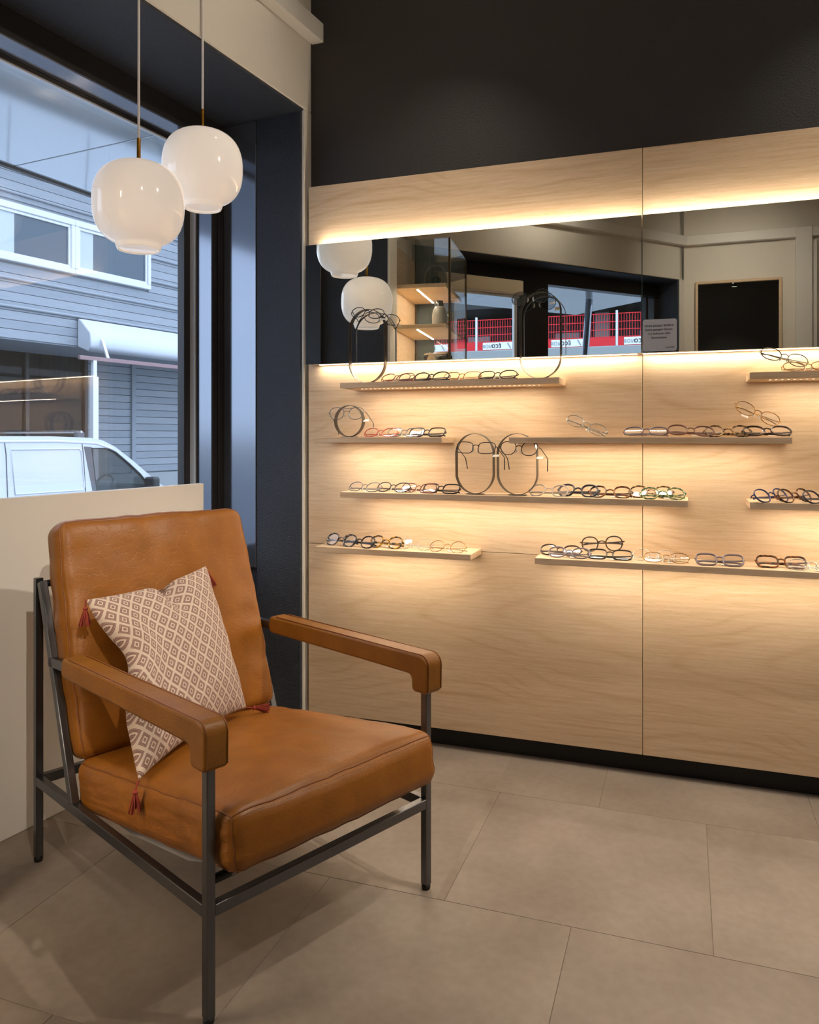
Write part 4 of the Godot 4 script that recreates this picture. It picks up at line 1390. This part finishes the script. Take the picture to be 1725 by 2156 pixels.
# ------------------------------------------------------------------ street beyond the window
const STREET := -0.82
func make_street() -> void:
	var b := MB.new()
	bx(b, Vector3(-30, STREET - 0.3, -45), Vector3(12, STREET, 60), 0.0)
	struct("ground_street", b, M.asphalt, "grey asphalt street outside the shop", "street")
	# pavement right outside
	b = MB.new()
	bx(b, Vector3(-1.5, STREET, 0.53), Vector3(4.0, STREET + 0.14, 2.6), 0.01)
	struct("ground_pavement", b, M.concrete, "concrete pavement along the shop front", "pavement", wall_t)
	# smooth glossy canopy over the window: two panels with a dark joint
	var can := thing("street_canopy", "smooth pale blue glossy canopy panels above the shop window outside", "canopy")
	can.transform = wall_t
	for q in [[-2.6, 0.045], [0.053, 2.294]]:
		b = MB.new()
		bx(b, Vector3(q[0], 2.385, 0.52), Vector3(q[1], 2.43, 1.62), 0.002)
		put(b, "soffit_panel", M.canopy, can)
	b = MB.new()
	bx(b, Vector3(-2.6, 2.395, 0.52), Vector3(2.294, 2.50, 1.62), 0.002)
	put(b, "joint_backing", M.plinth, can)
	b = MB.new()
	bx(b, Vector3(-2.6, 2.375, 1.62), Vector3(2.294, 2.56, 1.66), 0.006)
	put(b, "edge_rail", M.frame_dark, can)
	var can2 := thing("corner_canopy", "glossy pale canopy panels over the angled corner window outside", "canopy")
	can2.transform = front_t
	for q in [[0.6, 1.445], [1.453, 2.9]]:
		b = MB.new()
		bx(b, Vector3(q[0], 2.385, 0.42), Vector3(q[1], 2.43, 1.9), 0.002)
		put(b, "soffit_panel", M.canopy, can2)
	# grey boarded building opposite
	var ft := Transform3D(Basis(Vector3(0.179, 0, -0.984).normalized(), Vector3.UP, Vector3(0.179, 0, -0.984).normalized().cross(Vector3.UP)), Vector3(-9.99, 0, -8.66))
	# local x: away along the street, local z: toward the shop
	ft.basis.z = ft.basis.x.cross(ft.basis.y)
	var hs := thing("grey_building", "grey weatherboarded building across the street", "building")
	hs.transform = ft
	b = MB.new()
	bx(b, Vector3(-12, 2.70, -4.0), Vector3(9, 6.2, -0.05), 0.0)
	put(b, "upper_storey", M.siding_1, hs)
	b = MB.new()
	bx(b, Vector3(-12, STREET, -4.0), Vector3(9, 2.70, -1.66), 0.0)
	put(b, "ground_floor", M.siding_1, hs)
	# boards and mouldings stop at the ribbon window
	var full := [[-7.5, 6.4]]
	var split := [[-7.5, -4.6], [-3.0, -1.95], [1.25, 6.4]]
	var bm := {}
	var k := 0
	var y := 2.72
	while y < 5.9:
		for g in (split if y > 3.85 and y < 4.86 else full):
			if not bm.has(g):
				var brd := MB.new()
				box(brd, Transform3D(Basis(Vector3.RIGHT, deg_to_rad(3.0)), Vector3.ZERO), Vector3(g[1] - g[0], 0.141, 0.02), 0.003)
				bm[g] = brd.mesh()
			var o := put(bm[g], "weatherboard", M["siding_%d" % (k % 2)], hs)
			o.position = Vector3((g[0] + g[1]) * 0.5, y + 0.075, -0.03)
		k += 1
		y += 0.1505
	for yy in [3.235, 3.69, 4.145, 4.60, 5.09]:
		for g in (split if yy > 3.85 and yy < 4.86 else full):
			b = MB.new()
			tube(b, [Vector3(g[0], yy, 0.0), Vector3(g[1], yy, 0.0)], 0.026, 8)
			put(b, "rib_moulding", M.siding_0, hs)
	# ribbon window
	for w in [[-4.6, -3.0], [-2.9, -1.75], [-1.95, -0.44], [-0.44, 1.25]]:
		if w[0] == -2.9: continue
		var win := MB.new()
		var x0: float = w[0]
		var x1: float = w[1]
		for q in [[x0, 3.96, x1, 4.05], [x0, 4.80, x1, 4.91], [x0, 4.05, x0 + 0.075, 4.80], [x1 - 0.075, 4.05, x1, 4.80]]:
			bx(win, Vector3(q[0], q[1], -0.06), Vector3(q[2], q[3], 0.06), 0.01)
		var wf := put(win, "window_frame", M.white_frame, hs)
		win = MB.new()
		for q in [[x0 + 0.075, 4.05, x1 - 0.075, 4.10], [x0 + 0.075, 4.75, x1 - 0.075, 4.80], [x0 + 0.075, 4.10, x0 + 0.12, 4.75], [x1 - 0.12, 4.10, x1 - 0.075, 4.75]]:
			bx(win, Vector3(q[0], q[1], -0.03), Vector3(q[2], q[3], 0.035), 0.005)
		put(win, "sash", M.white_frame, wf)
		win = MB.new()
		bx(win, Vector3(x0 + 0.12, 4.10, 0.0), Vector3(x1 - 0.12, 4.75, 0.006), 0.0)
		put(win, "window_pane", M.far_glass, wf)
		win = MB.new()
		bx(win, Vector3(x0 + 0.12, 4.10, 0.0065), Vector3(x0 + 0.40, 4.75, 0.008), 0.0)
		put(win, "curtain", M.curtain, wf)
	# dark shop front below
	b = MB.new()
	bx(b, Vector3(-7.5, 0.2, -1.65), Vector3(1.00, 2.70, -1.62), 0.0)
	put(b, "shop_glass", M.shop_glass, hs)
	for x in [-3.4, -1.7, -0.25, 1.04]:
		b = MB.new()
		bx(b, Vector3(x - 0.04, 0.2, -1.63), Vector3(x + 0.04, 2.70, -1.56), 0.005)
		put(b, "shop_mullion", M.frame_dark, hs)
	# lower boarding to the right of the shop front
	var lb := MB.new()
	box(lb, Transform3D(Basis(Vector3.RIGHT, deg_to_rad(3.5)), Vector3.ZERO), Vector3(1.10, 0.140, 0.02), 0.003)
	var lbm := lb.mesh()
	var lb2 := MB.new()
	box(lb2, Transform3D(Basis(Vector3.RIGHT, deg_to_rad(3.5)), Vector3.ZERO), Vector3(3.4, 0.140, 0.02), 0.003)
	var lbm2 := lb2.mesh()
	for i in 16:
		var o := put(lbm, "lower_board", M["siding_%d" % (i % 2)], hs)
		o.position = Vector3(1.63, 0.36 + 0.1495 * i + 0.075, -1.60)
		o = put(lbm2, "lower_board", M["siding_%d" % ((i + 1) % 2)], hs)
		o.position = Vector3(3.97, 0.36 + 0.1495 * i + 0.075, -1.60)
	b = MB.new()
	bx(b, Vector3(2.16, 0.34, -1.66), Vector3(2.27, 2.69, -1.54), 0.006)
	put(b, "corner_board", M.siding_1, hs)
	b = MB.new()
	bx(b, Vector3(1.0, STREET, -1.66), Vector3(9, 0.34, -1.50), 0.01)
	put(b, "plinth", M.concrete, hs)
	b = MB.new()
	bx(b, Vector3(-12, 6.1, -4.2), Vector3(9, 6.3, 0.5), 0.02)
	put(b, "eaves", M.white_frame, hs)
	# awning over the boarding
	var aw := thing("awning", "white folded canvas awning with a slanted strut across the street", "awning")
	aw.transform = ft
	b = MB.new()
	var pr := PackedVector2Array([Vector2(0.0, 3.21), Vector2(0.08, 3.18), Vector2(0.34, 2.93), Vector2(0.36, 2.72), Vector2(0.30, 2.60), Vector2(0.0, 2.70)])
	# profile (z, y) swept along x
	extrude(b, pr, -3.6, 0.36, 0.02, 2, Transform3D(Basis(Vector3(0, 0, 1), Vector3(0, 1, 0), Vector3(-1, 0, 0)), Vector3.ZERO))
	put(b, "canvas_cover", M.awning, aw)
	b = MB.new()
	bx(b, Vector3(-0.82, 2.41, 0.62), Vector3(3.5, 2.48, 0.68), 0.006)
	put(b, "front_bar", M.rust, aw)
	b = MB.new()
	bar(b, Vector3(-0.12, 2.83, 0.35), Vector3(-0.24, 2.47, 0.65), 0.045, 0.045)
	put(b, "strut", M.pole_white, aw)
	b = MB.new()
	bx(b, Vector3(-0.56, 2.14, 0.61), Vector3(-0.485, 2.42, 0.68), 0.006)
	put(b, "upper_post", M.pole_white, aw)
	b = MB.new()
	bx(b, Vector3(-0.58, STREET, 0.60), Vector3(-0.47, 2.14, 0.70), 0.006)
	put(b, "lower_post", M.pole_white, aw)
	make_van()

func make_van() -> void:
	var fx := Vector3(0.179, 0, -0.984).normalized()
	var t := thing("delivery_van", "white panel van with dark cab window parked in the street", "van")
	t.transform = Transform3D(Basis(fx, Vector3.UP, fx.cross(Vector3.UP)), Vector3(-7.55, 0, -5.81))
	# local x forward, z=0 is the near side, body lies toward -z
	var body := PackedVector2Array([Vector2(-3.45, -0.50), Vector2(-3.47, 0.2), Vector2(-3.42, 0.85), Vector2(-3.36, 1.02), Vector2(-3.22, 1.10), Vector2(-2.0, 1.125), Vector2(-0.6, 1.125), Vector2(0.0, 1.105), Vector2(0.20, 1.07), Vector2(0.40, 0.985), Vector2(0.70, 0.79), Vector2(1.0, 0.575), Vector2(1.24, 0.405), Vector2(1.55, 0.30), Vector2(1.78, 0.20), Vector2(1.88, 0.05), Vector2(1.92, -0.25), Vector2(1.90, -0.50)])
	var win := PackedVector2Array([Vector2(0.02, 0.965), Vector2(0.30, 0.955), Vector2(0.42, 0.90), Vector2(0.66, 0.73), Vector2(0.86, 0.57), Vector2(0.96, 0.46), Vector2(0.97, 0.395), Vector2(0.10, 0.385)])
	# the side is built as a shell with the window cut out
	var b := MB.new()
	var outer := body.duplicate()
	var halves := Geometry2D.clip_polygons(outer, win)
	var lower := PackedVector2Array()
	# split round the opening: left, right and the rest
	var left := Geometry2D.intersect_polygons(body, PackedVector2Array([Vector2(-5, -1), Vector2(0.5, -1), Vector2(0.5, 2), Vector2(-5, 2)]))
	var right := Geometry2D.intersect_polygons(body, PackedVector2Array([Vector2(0.5, -1), Vector2(5, -1), Vector2(5, 2), Vector2(0.5, 2)]))
	for side in [0.0, -1.84]:
		for part in [left[0], right[0]]:
			for q in Geometry2D.clip_polygons(part, win):
				extrude(b, q, side - 0.04 if side == 0.0 else side, side if side == 0.0 else side + 0.04, 0.0, 1)
	put(b, "body_side", M.van_white, t)
	# roof, bonnet and ends as a skin between the sides
	b = MB.new()
	for i in body.size():
		var p := body[i]
		var q := body[(i + 1) % body.size()]
		var wind := p.x > 0.15 and q.x < 1.3 and q.x > p.x
		if wind: continue
		var a := Vector3(p.x, p.y, 0.0)
		var c := Vector3(q.x, q.y, 0.0)
		b.fquad(a, a + Vector3(0, 0, -1.84), c + Vector3(0, 0, -1.84), c)
	put(b, "roof_and_bonnet", M.van_white, t)
	b = MB.new()
	for i in range(8, 12):
		var a := Vector3(body[i].x, body[i].y, -0.05)
		var c := Vector3(body[i + 1].x, body[i + 1].y, -0.05)
		b.fquad(a, a + Vector3(0, 0, -1.74), c + Vector3(0, 0, -1.74), c)
	put(b, "windscreen", M.van_glass, t)
	b = MB.new()
	extrude(b, win, -0.028, -0.022)
	put(b, "side_window", M.van_glass, t)
	# window seal and black pillar
	b = MB.new()
	var loop := []
	for p in win: loop.append(Vector3(p.x, p.y, -0.004))
	tube(b, loop, 0.014, 6, true)
	put(b, "window_seal", M.van_black, t)
	b = MB.new()
	extrude(b, PackedVector2Array([Vector2(-0.10, 0.99), Vector2(0.02, 0.98), Vector2(0.10, 0.375), Vector2(0.04, 0.375)]), -0.01, 0.006)
	put(b, "pillar", M.van_grey, t)
	# pressed panel and shut lines
	b = MB.new()
	var pan := []
	for p in [Vector2(-1.14, 0.96), Vector2(-0.18, 0.96), Vector2(-0.14, 0.93), Vector2(-0.09, 0.45), Vector2(-0.12, 0.41), Vector2(-1.08, 0.41)]: pan.append(Vector3(p.x, p.y, 0.0))
	tube(b, pan, 0.012, 6, true)
	put(b, "panel_pressing", M.van_white, t)
	for p in [[Vector3(-1.22, 1.06, 0.0), Vector3(-1.20, 0.9, 0.003), Vector3(-1.15, -0.4, 0.003)], [Vector3(-0.13, 1.04, 0.0), Vector3(-0.11, 0.9, 0.003), Vector3(-0.02, -0.4, 0.003)]]:
		b = MB.new()
		tube(b, p, 0.006, 5)
		put(b, "shut_line", M.van_grey, t)
	b = MB.new()
	tube(b, [Vector3(-3.3, 1.06, -0.01), Vector3(-0.5, 1.06, -0.01), Vector3(0.1, 1.03, -0.01), Vector3(0.36, 0.95, -0.01)], 0.022, 8)
	put(b, "gutter_rail", M.van_white, t)
	# roof rack bar with foot
	for x in [-0.12, -2.4]:
		b = MB.new()
		tube(b, [Vector3(x, 1.185, -0.02), Vector3(x, 1.185, -1.82)], 0.018, 8)
		var rk := put(b, "roof_bar", M.fr_silver, t)
		b = MB.new()
		bx(b, Vector3(x - 0.07, 1.09, -0.10), Vector3(x + 0.06, 1.19, -0.02), 0.03)
		put(b, "bar_foot", M.van_grey, rk)
	# mirror, seats, steering wheel
	b = MB.new()
	rbox(b, Vector3(0.07, 0.11, 0.10), 0.04, 4, func(p, _q): return p, Transform3D(Basis(), Vector3(0.98, 0.43, 0.10)))
	put(b, "door_mirror", M.van_black, t)
	b = MB.new()
	var ring := []
	for i in 20: ring.append(Vector3(0.66 + 0.07 * sin(TAU * i / 20.0), 0.40 + 0.16 * sin(TAU * i / 20.0), -0.55 + 0.19 * cos(TAU * i / 20.0)))
	tube(b, ring, 0.016, 6, true)
	put(b, "steering_wheel", M.van_black, t)
	b = MB.new()
	bx(b, Vector3(0.62, -0.2, -1.78), Vector3(1.15, 0.42, -0.06), 0.06)
	put(b, "dashboard", M.van_black, t)
	b = MB.new()
	bx(b, Vector3(-0.12, -0.4, -0.85), Vector3(0.10, 0.55, -0.35), 0.05)
	put(b, "seat", M.van_grey, t)
	b = MB.new()
	bx(b, Vector3(-0.14, -0.45, -1.80), Vector3(-0.10, 1.04, -0.05), 0.0)
	put(b, "bulkhead", M.van_grey, t)
	for x in [1.05, -2.35]:
		for z in [-0.13, -1.71]:
			b = MB.new()
			tube(b, [Vector3(x, STREET + 0.33, z - 0.11), Vector3(x, STREET + 0.33, z + 0.11)], 0.33, 28)
			var wh := put(b, "wheel", M.van_black, t)
			b = MB.new()
			tube(b, [Vector3(x, STREET + 0.33, z + 0.105), Vector3(x, STREET + 0.33, z + 0.118)], 0.19, 20)
			put(b, "hubcap", M.fr_silver, wh)

# ------------------------------------------------------------------ building site beyond the corner window (seen in the mirror)
func make_construction() -> void:
	var b := MB.new()
	bx(b, Vector3(-14, STREET, 26.0), Vector3(10, 4.38, 27.5), 0.03)
	tag(put(b, "retaining_wall", M.concrete), "tall grey concrete retaining wall under the red barriers", "wall", "", "structure")
	var db := thing("dark_building", "dark unlit building behind the red barriers", "building", Vector3(0, 4.38, 30.0))
	b = MB.new()
	bx(b, Vector3(-24, -5.2, 0.4), Vector3(16, 16.0, 6.0), 0.02)  # upper height is out of view, added to block sky light
	put(b, "wall", M.dark_building, db)
	b = MB.new()
	bx(b, Vector3(-14.5, 1.75, -2.6), Vector3(10.5, 2.3, 0.4), 0.05)
	put(b, "deep_eaves", M.van_black, db)
	for x in [-11.0, -6.3, -3.1, 0.9, 4.0]:
		b = MB.new()
		bx(b, Vector3(x - 0.28, -0.1, -0.6), Vector3(x + 0.28, 1.75, -0.1), 0.02)
		put(b, "column", M.concrete, db)
	for x in [-8.4, -4.6, -1.2]:
		b = MB.new()
		bx(b, Vector3(x - 0.5, 0.1, 0.32), Vector3(x + 0.5, 1.1, 0.42), 0.02)
		put(b, "window_pane", M.curtain, db)
	# site barriers
	var pitch := 2.58
	var mesh_b := MB.new()
	for i in 26: bx(mesh_b, Vector3(0.05 + i * 0.095, 0.30, -0.006), Vector3(0.068 + i * 0.095, 1.15, 0.006), 0.002)
	var bars := mesh_b.mesh()
	var rl := MB.new()
	for y in [0.32, 0.58, 0.86, 1.15]: bx(rl, Vector3(0.03, y - 0.014, -0.012), Vector3(2.53, y + 0.014, 0.012), 0.003)
	var rails := rl.mesh()
	var kb := MB.new()
	bx(kb, Vector3(0.03, 0.0, -0.01), Vector3(2.53, 0.30, 0.01), 0.003)
	var kick := kb.mesh()
	var pb := MB.new()
	bx(pb, Vector3(-0.04, 0.0, -0.04), Vector3(0.04, 1.26, 0.04), 0.01)
	var post := pb.mesh()
	for i in 6:
		var x := -10.0 + i * pitch
		var t := thing("site_barrier", ["red mesh barrier with white banner farthest from the plain barriers", "red mesh barrier with white banner, second of the bannered row", "red mesh barrier with white banner before a grey column", "red mesh barrier with white banner next to a plain barrier", "plain red mesh barrier next to a bannered one", "plain red mesh barrier at the end of the row"][i], "barrier", Vector3(x, 4.39, 26.12), 0.0, "red site barriers")
		tag(put(bars, "mesh_bars", M.fence_red, t), "fine upright red bars", "", "", "stuff")
		put(rails, "rails", M.fence_red, t)
		put(kick, "kick_board", M.fence_red, t)
		put(post, "post", M.pole_white, t)
		if i <= 3:
			# the street side of the banner faces the shop (-z)
			b = MB.new()
			bx(b, Vector3(0.25, 0.02, -0.022), Vector3(1.45, 0.29, -0.012), 0.003)
			var bn := put(b, "banner", M.banner, t)
			for w in [["ECO", 0.78, M.print_dark], ["NOR", 0.43, M.print_grey]]:
				var tx := text(bn, w[0], Vector3(w[1], 0.145, -0.026), 0.19, w[2], "Droid Sans")
				tx.rotation.y = PI
			b = MB.new()
			b.ftri(Vector3(0.95, 0.235, -0.027), Vector3(0.90, 0.262, -0.027), Vector3(0.85, 0.235, -0.027))
			put(b, "roof_mark", M.print_dark, bn)
			b = MB.new()
			bar(b, Vector3(1.32, 0.05, -0.026), Vector3(1.20, 0.26, -0.026), 0.05, 0.006, Vector3.FORWARD)
			put(b, "slash_mark", M.print_grey, bn)
	# leaning steel column outside the corner window
	var lp := thing("steel_column", "leaning round steel column outside the corner window", "column", front_t * Vector3(2.16, STREET, 1.2))
	b = MB.new()
	tube(b, [Vector3(0, 0, 0), Vector3(0.22, 3.2, 0.10)], 0.032, 16)
	put(b, "shaft", M.panel_steel, lp)
	b = MB.new()
	tube(b, [Vector3(0, 0, 0), Vector3(0, 0.03, 0)], 0.14, 16)
	put(b, "base_plate", M.panel_steel, lp)
